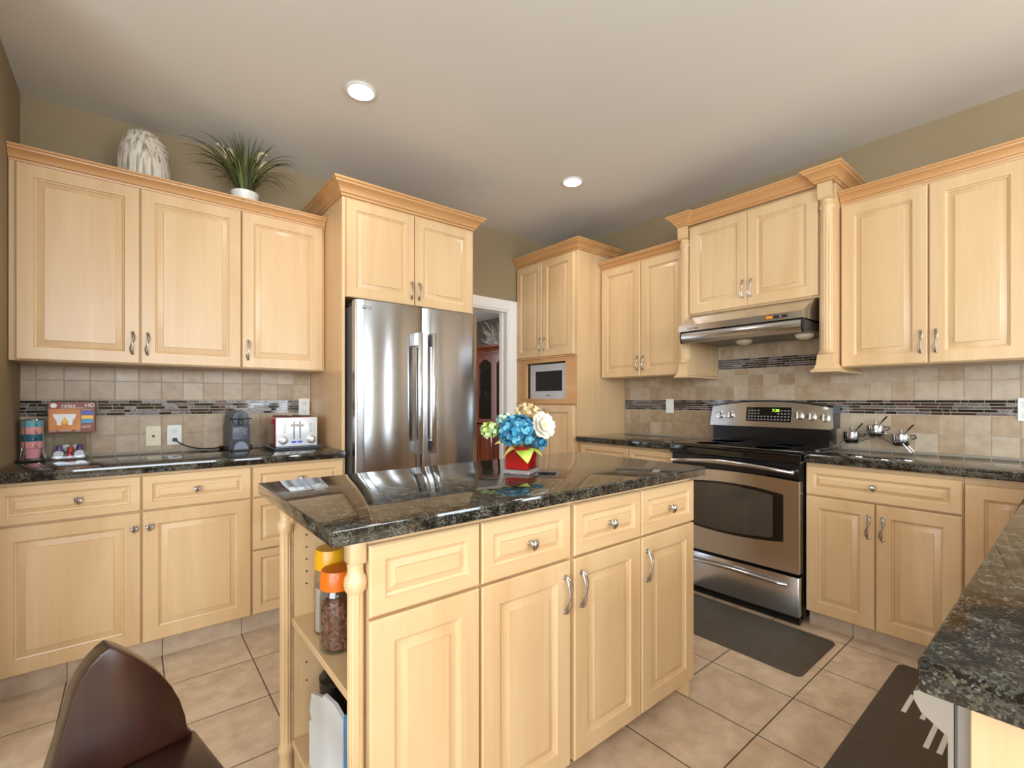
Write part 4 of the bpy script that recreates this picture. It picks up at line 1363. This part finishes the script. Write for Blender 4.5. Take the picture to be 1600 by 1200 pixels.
r = thing('potted_grass', 'potted ornamental grass with cream plumes on top of the left cabinets', 'plant', (0.520, 3.13, ZT))
MB().lathe([(0.0, 0), (0.054, 0), (0.060, 0.005), (0.070, 0.110), (0.074, 0.126), (0.069, 0.128), (0.066, 0.112), (0.0, 0.108)], seg=32).build('pot', plain('white_glaze', srgb(228, 226, 218), 0.3, 0, 0.3), r)
rnd = random.Random(5)
GRN = [plain('grass_dark', srgb(52, 62, 28), 0.6), plain('grass_mid', srgb(78, 88, 38), 0.6), plain('grass_olive', srgb(112, 112, 58), 0.6)]
bl = MB()
def blade(mb, az, lean_, L, wdt, mi, z0=0.112, droop=1.0):
    n_ = 12
    vs_, fs_ = [], []
    x = y = 0.0
    z = z0
    el = PI / 2 - lean_ * 0.35
    r0 = 0.04 * rnd.random()
    px, py = math.cos(az) * r0, math.sin(az) * r0
    for i in range(n_ + 1):
        t = i / n_
        wv = wdt * (1 - t) ** 0.6 * (0.6 + 0.8 * min(1, t * 4)) * 0.5 + 0.0003
        sx, sy = -math.sin(az) * wv, math.cos(az) * wv
        vs_ += [(px + sx, py + sy, z), (px, py, z + wv * 0.5), (px - sx, py - sy, z)]
        st = L / n_
        px += math.cos(az) * math.cos(el) * st
        py += math.sin(az) * math.cos(el) * st
        z += math.sin(el) * st
        el -= lean_ * droop * 2.0 / n_ * (0.3 + 1.4 * t)
        py = min(py, 0.2)
        z = min(z, 0.435)
    for i in range(n_):
        a = i * 3
        fs_ += [[a, a + 1, a + 4, a + 3], [a + 1, a + 2, a + 5, a + 4]]
    mb.add(vs_, fs_, mi)
    return (px, py, z)
for i in range(120):
    blade(bl, rnd.uniform(0, 2 * PI), rnd.uniform(0.05, 1.15), rnd.uniform(0.22, 0.36), rnd.uniform(0.005, 0.009), rnd.choice((0, 0, 1, 1, 2)))
for az in (PI, PI + 0.4, 0.1, -0.3, PI - 0.2, 2.9, -0.6, PI + 0.7):
    blade(bl, az, rnd.uniform(0.7, 1.15), rnd.uniform(0.34, 0.40), 0.007, rnd.choice((0, 1)))
for k in range(16):
    blade(bl, rnd.choice((PI, 0.0)) + rnd.uniform(-0.75, 0.75), rnd.uniform(0.75, 1.1), rnd.uniform(0.36, 0.44), 0.010, rnd.choice((0, 1, 2)))
for az, ln in ((2.6, 0.35), (0.5, 0.12), (3.6, 0.2), (5.5, 0.25)):
    blade(bl, az, ln, rnd.uniform(0.36, 0.40), 0.007, 1)
gb = bl.build('grass_blades', GRN, r, 60)
PLM = noisy('plume_cream', srgb(206, 196, 150), srgb(226, 218, 180), 80, 0.8)
for (px, py, pz, dx) in ((-0.10, -0.02, 0.345, -0.05), (0.06, -0.01, 0.37, 0.055), (0.085, 0.02, 0.335, 0.05), (-0.06, 0.02, 0.35, -0.03)):
    st = [(px * 0.1, py, 0.11), (px * 0.6, py, pz * 0.66), (px, py, pz - 0.05)]
    hd = [(px + dx * t * t, py, pz - 0.05 + 0.07 * math.sin(PI * 0.62 * t)) for t in [i / 10 for i in range(11)]]
    sm = MB().tube(smooth_path(st), 0.0012, 5).build('plume_stem', GRN[1], r)
    MB().tube(hd, [0.003 + 0.006 * math.sin(PI * (0.1 + 0.85 * i / 10)) for i in range(11)], 8).build('plume', PLM, sm)

# ------------------------------------------------------------------ vase of flowers on the island
ZI = 0.9362
VA = math.atan2(-0.093, 0.046)
vx, vy = 1.121, 1.325
r = thing('flower_vase', 'square glass vase of red gel on the island', 'vase', (vx, vy, ZI), VA)
e = 0.051
gl = MB()
for (a, b_, c_, d_) in ((-e, e, -e, -e + 0.006), (-e, e, e - 0.006, e), (-e, -e + 0.006, -e + 0.006, e - 0.006), (e - 0.006, e, -e + 0.006, e - 0.006)):
    gl.box(a, b_, c_, d_, 0.016, 0.112)
gl.build('glass_walls', VGLASS, r)
MB().box(-e, e, -e, e, 0.0, 0.016, 0.003).build('glass_base', plain('thick_glass', srgb(216, 208, 206), 0.05, 0, 0, Transmission_Weight=0.7), r)
MB().box(-e + 0.0065, e - 0.0065, -e + 0.0065, e - 0.0065, 0.0165, 0.098, 0.004).build('red_gel', noisy('red_gel', srgb(150, 2, 12), srgb(206, 8, 22), 9, 0.12, coat=0.3), r)
CR = Vector((math.sin(A), -math.cos(A), 0))
CF = Vector((math.cos(A), math.sin(A), 0))


def vpt(right, up, fwd=0.0):
    """point near the vase in room metres: right / up / back of the vase centre"""
    q = Vector((vx, vy, ZI)) + CR * right + CF * fwd + Vector((0, 0, up))
    return q


def petal(mb, c, nrm, up, L, wdt, cup, mi=0):
    nrm = nrm.normalized()
    s_ = nrm.cross(up).normalized()
    u_ = s_.cross(nrm).normalized()
    vs_ = []
    for (t, w, z) in ((0, 0.25, 0), (0.35, 0.85, 0.25), (0.7, 1.0, 0.6), (1.0, 0.45, 1.0)):
        for s in (-1, 0, 1):
            vs_.append(c + u_ * (L * t) + s_ * (wdt * w * s * 0.5) + nrm * (cup * (z + 0.3 * abs(s) * w)))
    fs_ = []
    for i in range(3):
        for j in range(2):
            a = i * 3 + j
            fs_.append([a, a + 1, a + 4, a + 3])
    mb.add(vs_, fs_, mi)


def hydrangea(name, label, c, R, mats, n_fl, stem_to, sq=(1, 1, 0.85), pl=0.017):
    root = thing(name, label, 'flower', tuple(c), 0)
    mb = MB()
    for i in range(n_fl):
        ph = math.acos(1 - 1.75 * (i + 0.5) / n_fl)
        th = i * 2.39996 + rnd.uniform(-0.2, 0.2)
        d = Vector((math.sin(ph) * math.cos(th), math.sin(ph) * math.sin(th), math.cos(ph)))
        rr = R * rnd.uniform(0.86, 1.06)
        q = Vector((d.x * sq[0], d.y * sq[1], d.z * sq[2])) * rr
        t1 = d.orthogonal().normalized()
        t2 = d.cross(t1)
        a0 = rnd.uniform(0, PI)
        for k in range(4):
            a = a0 + k * PI / 2
            w_a = t1 * math.cos(a) + t2 * math.sin(a)
            petal(mb, q, (d - 0.45 * w_a), (w_a + d * rnd.uniform(0.1, 0.7)).normalized(), pl * rnd.uniform(0.8, 1.2), pl * 1.0, 0.003, rnd.randrange(len(mats)))
    mb.build('petals', mats, root, 60)
    core = MB().ball((0, 0, 0), R * 0.78, sc=sq).build('flower_core', mats[0], root)
    s0 = Vector(stem_to) - c
    MB().tube([(0, 0, -R * 0.5), tuple(s0 * 0.5 + Vector((0, 0, -R * 0.1))), tuple(s0)], 0.003, 6).build('stem', GRN[1], root)
    return root


stem = vpt(0, 0.09)
BLU = [plain('petal_blue', srgb(48, 134, 166), 0.6), plain('petal_sky', srgb(104, 176, 194), 0.6), plain('petal_deep', srgb(26, 98, 138), 0.6)]
hydrangea('hydrangea', 'big turquoise blue hydrangea head in the island vase', vpt(-0.012, 0.155, -0.035), 0.058, BLU, 62, vpt(-0.01, 0.1, -0.01), pl=0.020)
hydrangea('hydrangea', 'small turquoise hydrangea low at the right of the vase', vpt(0.070, 0.110, 0.0), 0.020, BLU, 16, vpt(0.025, 0.1), pl=0.013)
BEI = [noisy('petal_tan', srgb(186, 156, 112), srgb(206, 178, 136), 60, 0.8), plain('petal_cream', srgb(224, 206, 160), 0.7)]
hydrangea('hydrangea', 'tan and cream dried hydrangea behind the blue head', vpt(0.026, 0.215, 0.045), 0.042, BEI, 46, vpt(0.01, 0.1, 0.01), pl=0.013)
GRH = [plain('petal_pale_green', srgb(186, 206, 140), 0.6), plain('petal_whitegreen', srgb(206, 216, 182), 0.6), plain('petal_lime', srgb(164, 190, 70), 0.6)]
hydrangea('hydrangea', 'pale green hydrangea cluster at the far left of the vase', vpt(-0.115, 0.158, -0.02), 0.026, GRH, 26, vpt(-0.02, 0.1), pl=0.013)
hydrangea('hydrangea', 'grey green floret cluster at the upper left of the blue head', vpt(-0.060, 0.190, 0.02), 0.026, [plain('petal_grey_green', srgb(140, 176, 168), 0.6), GRH[1]], 26, vpt(-0.01, 0.1, 0.0), pl=0.013)
# white peony
c = vpt(0.080, 0.176, -0.03)
root = thing('peony', 'white open peony at the right of the island vase', 'flower', tuple(c))
mb = MB()
fc = (-CF * 0.75 + CR * 0.45 + Vector((0, 0, 0.25))).normalized()
t1 = fc.orthogonal().normalized(); t2 = fc.cross(t1)
for ringi, (nn, L, cup, off) in enumerate(((8, 0.046, 0.008, -0.004), (7, 0.036, 0.016, 0.001), (6, 0.024, 0.018, 0.005))):
    for k in range(nn):
        a = 2 * PI * k / nn + ringi * 0.5
        dr_ = t1 * math.cos(a) + t2 * math.sin(a)
        petal(mb, fc * off + dr_ * 0.004, fc, dr_, L, L * 0.95, cup)
mb.build('petals', plain('petal_white', srgb(222, 214, 198), 0.6), root, 60)
MB().ball((fc * 0.008)[:], 0.009).build('flower_centre', plain('stamen_yellow', srgb(226, 200, 130), 0.7), root)
s0 = vpt(0.02, 0.1) - c
MB().tube([(0, 0, 0), tuple(s0 * 0.5), tuple(s0)], 0.003, 6).build('stem', GRN[1], root)


def leafspray(label, items, mats):
    root = thing('leaf_spray', label, 'leaves', tuple(stem))
    for (tip, wid, mi, side) in items:
        tip = Vector(tip) - stem
        st_ = tip * 0.12
        d = tip - st_
        nrm = (-CF + Vector((0, 0, 0.4)) + CR * side).normalized()
        s_ = d.cross(nrm).normalized()
        vs_, fs_ = [], []
        for i in range(9):
            t = i / 8
            w = wid * math.sin(PI * min(1, 0.12 + t * 0.88)) ** 0.8 * (1 - 0.35 * t) if i < 8 else 0.0005
            c_ = st_ + d * t + Vector((0, 0, 0.020 * math.sin(PI * t))) - CF * 0.02 * math.sin(PI * t)
            vs_ += [c_ + s_ * w * 0.5 + nrm * w * 0.14, c_, c_ - s_ * w * 0.5 + nrm * w * 0.14]
        for i in range(8):
            a = i * 3
            fs_ += [[a, a + 1, a + 4, a + 3], [a + 1, a + 2, a + 5, a + 4]]
        MB().add(vs_, fs_).build('leaf', mats[mi], root, 60)
    return root


LEAF = [noisy('leaf_lime', srgb(150, 176, 52), srgb(190, 204, 90), 40, 0.5), noisy('leaf_olive', srgb(150, 140, 60), srgb(186, 170, 90), 40, 0.5), plain('leaf_dark', srgb(50, 62, 48), 0.5)]
leafspray('lime green leaf hanging over the front of the vase', [(vpt(0.022, 0.045, -0.088), 0.075, 0, 0.1)], LEAF)
leafspray('yellowish leaves drooping at the left of the vase', [(vpt(-0.098, 0.108, -0.04), 0.026, 1, -0.3), (vpt(-0.066, 0.060, -0.05), 0.016, 1, -0.2)], LEAF)
leafspray('green and dark leaves drooping at the right of the vase', [(vpt(0.082, 0.055, 0.02), 0.024, 0, 0.4), (vpt(0.065, 0.085, 0.0), 0.028, 2, 0.3), (vpt(0.088, 0.19, 0.05), 0.02, 1, 0.3)], LEAF)

# ------------------------------------------------------------------ jars and things in the island end
def jar(x, y, z, h, rad, lidm, fillm, label, fill):
    r_ = thing('storage_jar', label, 'jar', (x, y, z))
    MB().lathe([(rad * 0.92, 0.0), (rad, 0.006), (rad, h * 0.68), (rad * 0.97, h * 0.72), (rad * 0.86, h * 0.78), (rad * 0.86, h * 0.80), (rad * 0.83, h * 0.80), (rad * 0.94, h * 0.70), (rad * 0.97, h * 0.66), (rad * 0.97, 0.008), (rad * 0.9, 0.004)], seg=28).build('jar_body', CLEAR, r_)
    MB().lathe([(rad * 0.96, h * 0.77), (rad * 0.98, h * 0.775), (rad * 0.98, h * 0.93), (rad * 0.94, h * 0.95), (rad * 0.92, h * 0.965), (rad * 0.88, h), (0.0, h)], seg=32).build('lid', lidm, r_)
    if fill:
        nm = MB()
        rj = random.Random(3)
        core = MB().lathe([(0, 0.008), (rad * 0.80, 0.010), (rad * 0.80, h * 0.58), (0, h * 0.60)], seg=20)
        core.build('nut_fill', fillm[0], r_)
        for i in range(230):
            a = rj.uniform(0, 2 * PI)
            zz = rj.uniform(0.014, h * 0.62)
            c_ = Vector((math.cos(a) * rad * 0.84, math.sin(a) * rad * 0.84, zz))
            R_ = Matrix.Translation(c_) @ Matrix.Rotation(a, 4, 'Z') @ Matrix.Rotation(rj.uniform(-1.4, 1.4), 4, 'X')
            o_ = MB().ball((0, 0, 0), 0.0085, 6, 4, rj.randrange(2), (0.42, 1.0, 0.6)).xf(R_)
            nm.add(o_.v, o_.f, rj.randrange(2))
        nn = nm.build('almonds', fillm, r_, 60)
        nn['kind'] = 'stuff'
    else:
        MB().lathe([(0, 0.008), (rad * 0.93, 0.010), (rad * 0.93, h * 0.55), (0, h * 0.56)], seg=24).build('contents', fillm[0], r_)
    return r_


ALM = [plain('almond', srgb(132, 84, 58), 0.6), plain('almond_dark', srgb(104, 62, 44), 0.6)]
ORG = plain('orange_lid', srgb(232, 112, 16), 0.3)
YEL = plain('yellow_lid', srgb(226, 166, 20), 0.3)
jar(0.459, 1.352, 0.5002, 0.225, 0.050, ORG, ALM, 'clear jar of almonds with an orange lid on the island shelf', True)
jar(0.478, 1.468, 0.5002, 0.252, 0.050, YEL, [plain('pale_flour', srgb(200, 186, 172), 0.7)], 'jar with a yellow lid behind the almond jar', False)
r = thing('cooking_pot', 'round black lidded pot on the bottom shelf of the island', 'pot', (0.540, 1.525, 0.1052))
MB().lathe([(0.0, 0.0), (0.070, 0.0), (0.075, 0.008), (0.077, 0.205), (0.073, 0.205), (0.070, 0.012), (0, 0.012)], seg=36).build('pan_body', BLACKP, r)
MB().lathe([(0.078, 0.206), (0.079, 0.212), (0.06, 0.228), (0.02, 0.236), (0.016, 0.240), (0.018, 0.248), (0.0, 0.250)], seg=36).build('lid', BLACK, r)
r = thing('torn_carton', 'torn white cardboard carton on the bottom shelf of the island', 'box', (0.418, 1.20, 0.1052))
MB().prism([(0.0, 0.0), (0.285, 0.0), (0.285, 0.13), (0.262, 0.145), (0.280, 0.165), (0.262, 0.225), (0.16, 0.262), (0.15, 0.275), (0.06, 0.292), (0.0, 0.285)], 0.0, 0.010, 'x').build('front_flap', plain('white_card', srgb(226, 230, 234), 0.6), r)
MB().box(0.0105, 0.030, 0.0, 0.24, 0.0, 0.16).build('back_flap', plain('grey_card', srgb(190, 196, 202), 0.6), r)
tag(MB().box(-0.006, 0.014, -0.03, 0.03, 0, 0.30, 0.004).build('blue_packet', plain('blue_pack', srgb(40, 140, 206), 0.35), None, 35, (0.424, 1.165, 0.1052)), 'bright blue packet beside the white carton in the island', 'packet')

# ------------------------------------------------------------------ mini pots on a wire stand, right counter
ZR = 0.9142
r = thing('pot_stand', 'arched wire stand holding three little steel pots', 'stand', (3.345, 0.775, ZR), RW)
w_ = MB()
for yy in (-0.035, 0.030):
    w_.tube(smooth_path([(-0.185, yy, 0.003), (-0.165, yy, 0.030), (-0.10, yy, 0.082), (0.0, yy, 0.104), (0.10, yy, 0.075), (0.165, yy, 0.004)]), 0.0022, 6)
for (cx_, cz_) in ((-0.115, 0.034), (0.0, 0.078), (0.115, 0.034)):
    w_.tube([(cx_ + 0.030 * math.cos(2 * PI * i / 20), 0.030 * math.sin(2 * PI * i / 20), cz_) for i in range(20)], 0.0015, 6, closed=True)
w_.tube([(-0.115, 0.029, 0.034), (0.0, 0.032, 0.074), (0.115, 0.029, 0.034)], 0.0015, 6)
w_.tube([(-0.085, -0.01, 0.036), (-0.03, -0.01, 0.076)], 0.0015, 6).tube([(0.085, -0.01, 0.036), (0.03, -0.01, 0.076)], 0.0015, 6)
w_.build('wire_frame', CHROME, r)


def minipot(lx, lz, label):
    p_ = Vector((3.345, 0.775 - lx, ZR + lz))
    g_ = thing('mini_pot', label, 'pot', tuple(p_), RW, 'little steel pots on the wire stand')
    MB().lathe([(0.0, 0.0), (0.026, 0.0), (0.033, 0.008), (0.036, 0.022), (0.036, 0.050), (0.034, 0.0515), (0.033, 0.050), (0.033, 0.024), (0.0, 0.004)], seg=28).build('pot_body', STEELD, g_)
    ld = MB().lathe([(0.034, 0.0520), (0.034, 0.054), (0.022, 0.058), (0.006, 0.060), (0.0, 0.061)], seg=28).build('lid', STEELD, g_)
    MB().lathe([(0.004, 0.061), (0.0035, 0.065), (0.008, 0.069), (0.008, 0.074), (0.0, 0.077)], seg=14).build('lid_knob', PEWTER, ld)
    MB().tube([(0.034, 0.0, 0.046), (0.050, 0.004, 0.049), (0.052, 0.010, 0.038), (0.038, 0.012, 0.030)], 0.003, 7).build('side_handle', BLACKP, g_)
    MB().tube(smooth_path([(0.018, -0.012, 0.0585), (0.028, -0.012, 0.075), (0.046, -0.012, 0.098)]), [0.0022] * 6 + [0.0035] * 6 + [0.004], 7).build('spoon_handle', BLACKP, g_)
    g_.scale = (1.2, 1.2, 1.2)


minipot(-0.115, 0.036, 'little steel pot next to the stove, left on the wire stand')
minipot(0.0, 0.080, 'little steel pot at the top middle of the wire stand')
minipot(0.115, 0.036, 'little steel pot at the right end of the wire stand')

# ------------------------------------------------------------------ dining room: china cabinet and white branches
r = thing('china_cabinet', 'reddish dark wood china cabinet with glass doors seen through the doorway', 'cabinet', (3.83, 5.95, 0), RW)
CWD = 1.7
MB().box(0.0, CWD, 0.03, 0.42, 0.0, 0.86, 0.004).build('base_cabinet', MAHOG, r)
MB().box(0.0, CWD, 0.38, 0.42, 0.86, 1.86).box(0.0, 0.02, 0.03, 0.38, 0.86, 1.86).box(CWD - 0.02, CWD, 0.03, 0.38, 0.86, 1.86).box(0.02, CWD - 0.02, 0.03, 0.38, 1.82, 1.86).build('hutch', MAHOG, r)
for zz in (1.17, 1.50):
    MB().box(0.025, CWD - 0.025, 0.10, 0.37, zz, zz + 0.008).build('glass_shelf', CABGLASS, r)
for k in range(4):
    a, b_ = 0.02 + k * 0.415, 0.02 + (k + 1) * 0.415
    fr = MB()
    inner_t = [(a + 0.06 + (b_ - a - 0.12) * i / 10, 1.70 + 0.07 * math.sin(PI * i / 10)) for i in range(11)]
    fr.prism([(a, 0.88), (a + 0.06, 0.88), (a + 0.06, 1.82), (a, 1.82)], 0.0, 0.028, 'y').prism([(b_ - 0.06, 0.88), (b_, 0.88), (b_, 1.82), (b_ - 0.06, 1.82)], 0.0, 0.028, 'y')
    fr.prism([(a + 0.06, 1.82)] + inner_t + [(b_ - 0.06, 1.82)], 0.0, 0.028, 'y').box(a + 0.06, b_ - 0.06, 0, 0.028, 0.88, 0.94)
    dd = fr.build('glass_door', MAHOG, r)
    MB().box(a + 0.055, b_ - 0.055, 0.012, 0.016, 0.92, 1.80).build('pane', CABGLASS, dd)
    MB().ball((b_ - 0.03 if k % 2 == 0 else a + 0.03, -0.012, 1.3), 0.012).build('knob', plain('brass', srgb(190, 140, 70), 0.25, 1), dd)
    MB().door(a + 0.005, b_ - 0.005, 0.06, 0.84, y=0.03).build('lower_door', MAHOG, r)
MB().sweep(crown_prof(1.86, 0.10, 0.08, 0.02), [(0, 0.42), (0, 0.02), (CWD, 0.02), (CWD, 0.42)]).build('crown_moulding', MAHOG, r)
rr_ = random.Random(2)
pl_ = plain('white_china', srgb(225, 228, 230), 0.25)
for k in range(8):
    xx = 0.16 + k * 0.2
    zz = 1.1781 if k % 2 else 1.5081
    wp = (3.83 + 0.24, 5.95 - xx, zz)
    tag(MB().lathe([(0.0, 0), (0.035, 0), (0.012, 0.01), (0.01, 0.06), (0.04, 0.10), (0.045, 0.16), (0.042, 0.16), (0.035, 0.10), (0, 0.065)], seg=16).build('glass_goblet', pl_, None, 40, wp),
        'pale goblet on a shelf inside the china cabinet', 'goblet', 'goblets in the china cabinet')
r = thing('branch_decoration', 'white twig decoration on top of the china cabinet', 'decoration', (3.95, 5.15, 1.965))
tw = MB()
MB().lathe([(0.0, 0), (0.05, 0), (0.06, 0.03), (0.05, 0.05), (0.0, 0.05)], seg=16).build('holder', pl_, r)
for i in range(60):
    a = rr_.uniform(0, 2 * PI)
    L = rr_.uniform(0.12, 0.34)
    q = [Vector((0, 0, 0.04))]
    d = Vector((math.cos(a) * 0.25, math.sin(a), rr_.uniform(0.1, 0.55))).normalized()
    for k in range(4):
        d = (d + Vector((rr_.uniform(-.25, .25), rr_.uniform(-.4, .4), rr_.uniform(-.3, .3)))).normalized()
        q.append(q[-1] + d * L / 4)
        if k > 0:
            e_ = (d + Vector((0, rr_.uniform(-1, 1), rr_.uniform(-.3, 1)))).normalized()
            tw.tube([tuple(q[-1]), tuple(q[-1] + e_ * 0.05)], 0.004, 5)
    tw.tube([tuple(v) for v in q], 0.004, 5)
tw.v = [(v[0], v[1], max(v[2], 0.004)) for v in tw.v]
tw.build('twigs', plain('twig_white', srgb(216, 214, 206), 0.6), r)

# ------------------------------------------------------------------ chair, near left
d_ = (CR * 0.63 + CF * 0.78).normalized()      # along the back
nb = Vector((-d_.y, d_.x, 0))                  # away from the viewer
if nb.dot(CF) < 0:
    nb = -nb
pc = Vector((0, 0, 0)) + CF * 0.93 + CR * (0.93 * (185 - 800) / 732.0)
root = thing('dining_chair', 'dark espresso wooden chair with an arched solid back at lower left', 'chair', (pc.x, pc.y, 0), math.atan2(d_.y, d_.x))
# local: x along back, y away from viewer
outl_px = [(96, 1150), (104, 1125), (113, 1090), (125, 1064), (142, 1040), (157, 1024), (172, 1012), (190, 1017), (210, 1026), (232, 1039), (252, 1054), (269, 1073), (282, 1095), (290, 1118), (294, 1140)]
pts = []
for (px, py) in outl_px:
    u, v = (px - 800) / 732.0, (625 - py) / 732.0
    ray = CF + CR * u
    t = pc.dot(nb) / ray.dot(nb)
    w = ray * t - pc
    pts.append((w.dot(d_), 1.205 + v * t))
zb = 0.47
lo = [(pts[-1][0] + 0.012, zb), (pts[0][0] - 0.03, zb)]
poly = pts + lo
N_ = 26
# lofted slab: sample columns across x, bent about its middle, rounded edge
bk = bmesh.new()
vs0 = [bk.verts.new((p[0], 0, p[1])) for p in poly]
fc_ = bk.faces.new(vs0)
ex = bmesh.ops.extrude_face_region(bk, geom=[fc_])
bmesh.ops.translate(bk, verts=[v for v in ex['geom'] if isinstance(v, bmesh.types.BMVert)], vec=(0, 0.055, 0))
bmesh.ops.bevel(bk, geom=bk.edges[:], offset=0.004, segments=2, affect='EDGES', profile=0.5)
cbk = MB().bm(bk)
xm = (poly[0][0] + poly[-3][0]) / 2
cbk.build('backrest', DARKW, root, 40)
sx0, sx1 = lo[1][0], lo[0][0]
sw = sx1 - sx0 if sx1 > sx0 else sx0 - sx1
MB().box(xm - sw / 2, xm + sw / 2, -0.36, 0.03, 0.42, 0.4695, 0.012, seg=2).build('seat', DARKW, root)
for lx in (xm - sw / 2 + 0.03, xm + sw / 2 - 0.03):
    for ly in (-0.33, 0.0):
        MB().tube([(lx, ly, 0.0), (lx, ly, 0.42)], [0.015, 0.022], 10).build('leg', DARKW, root)
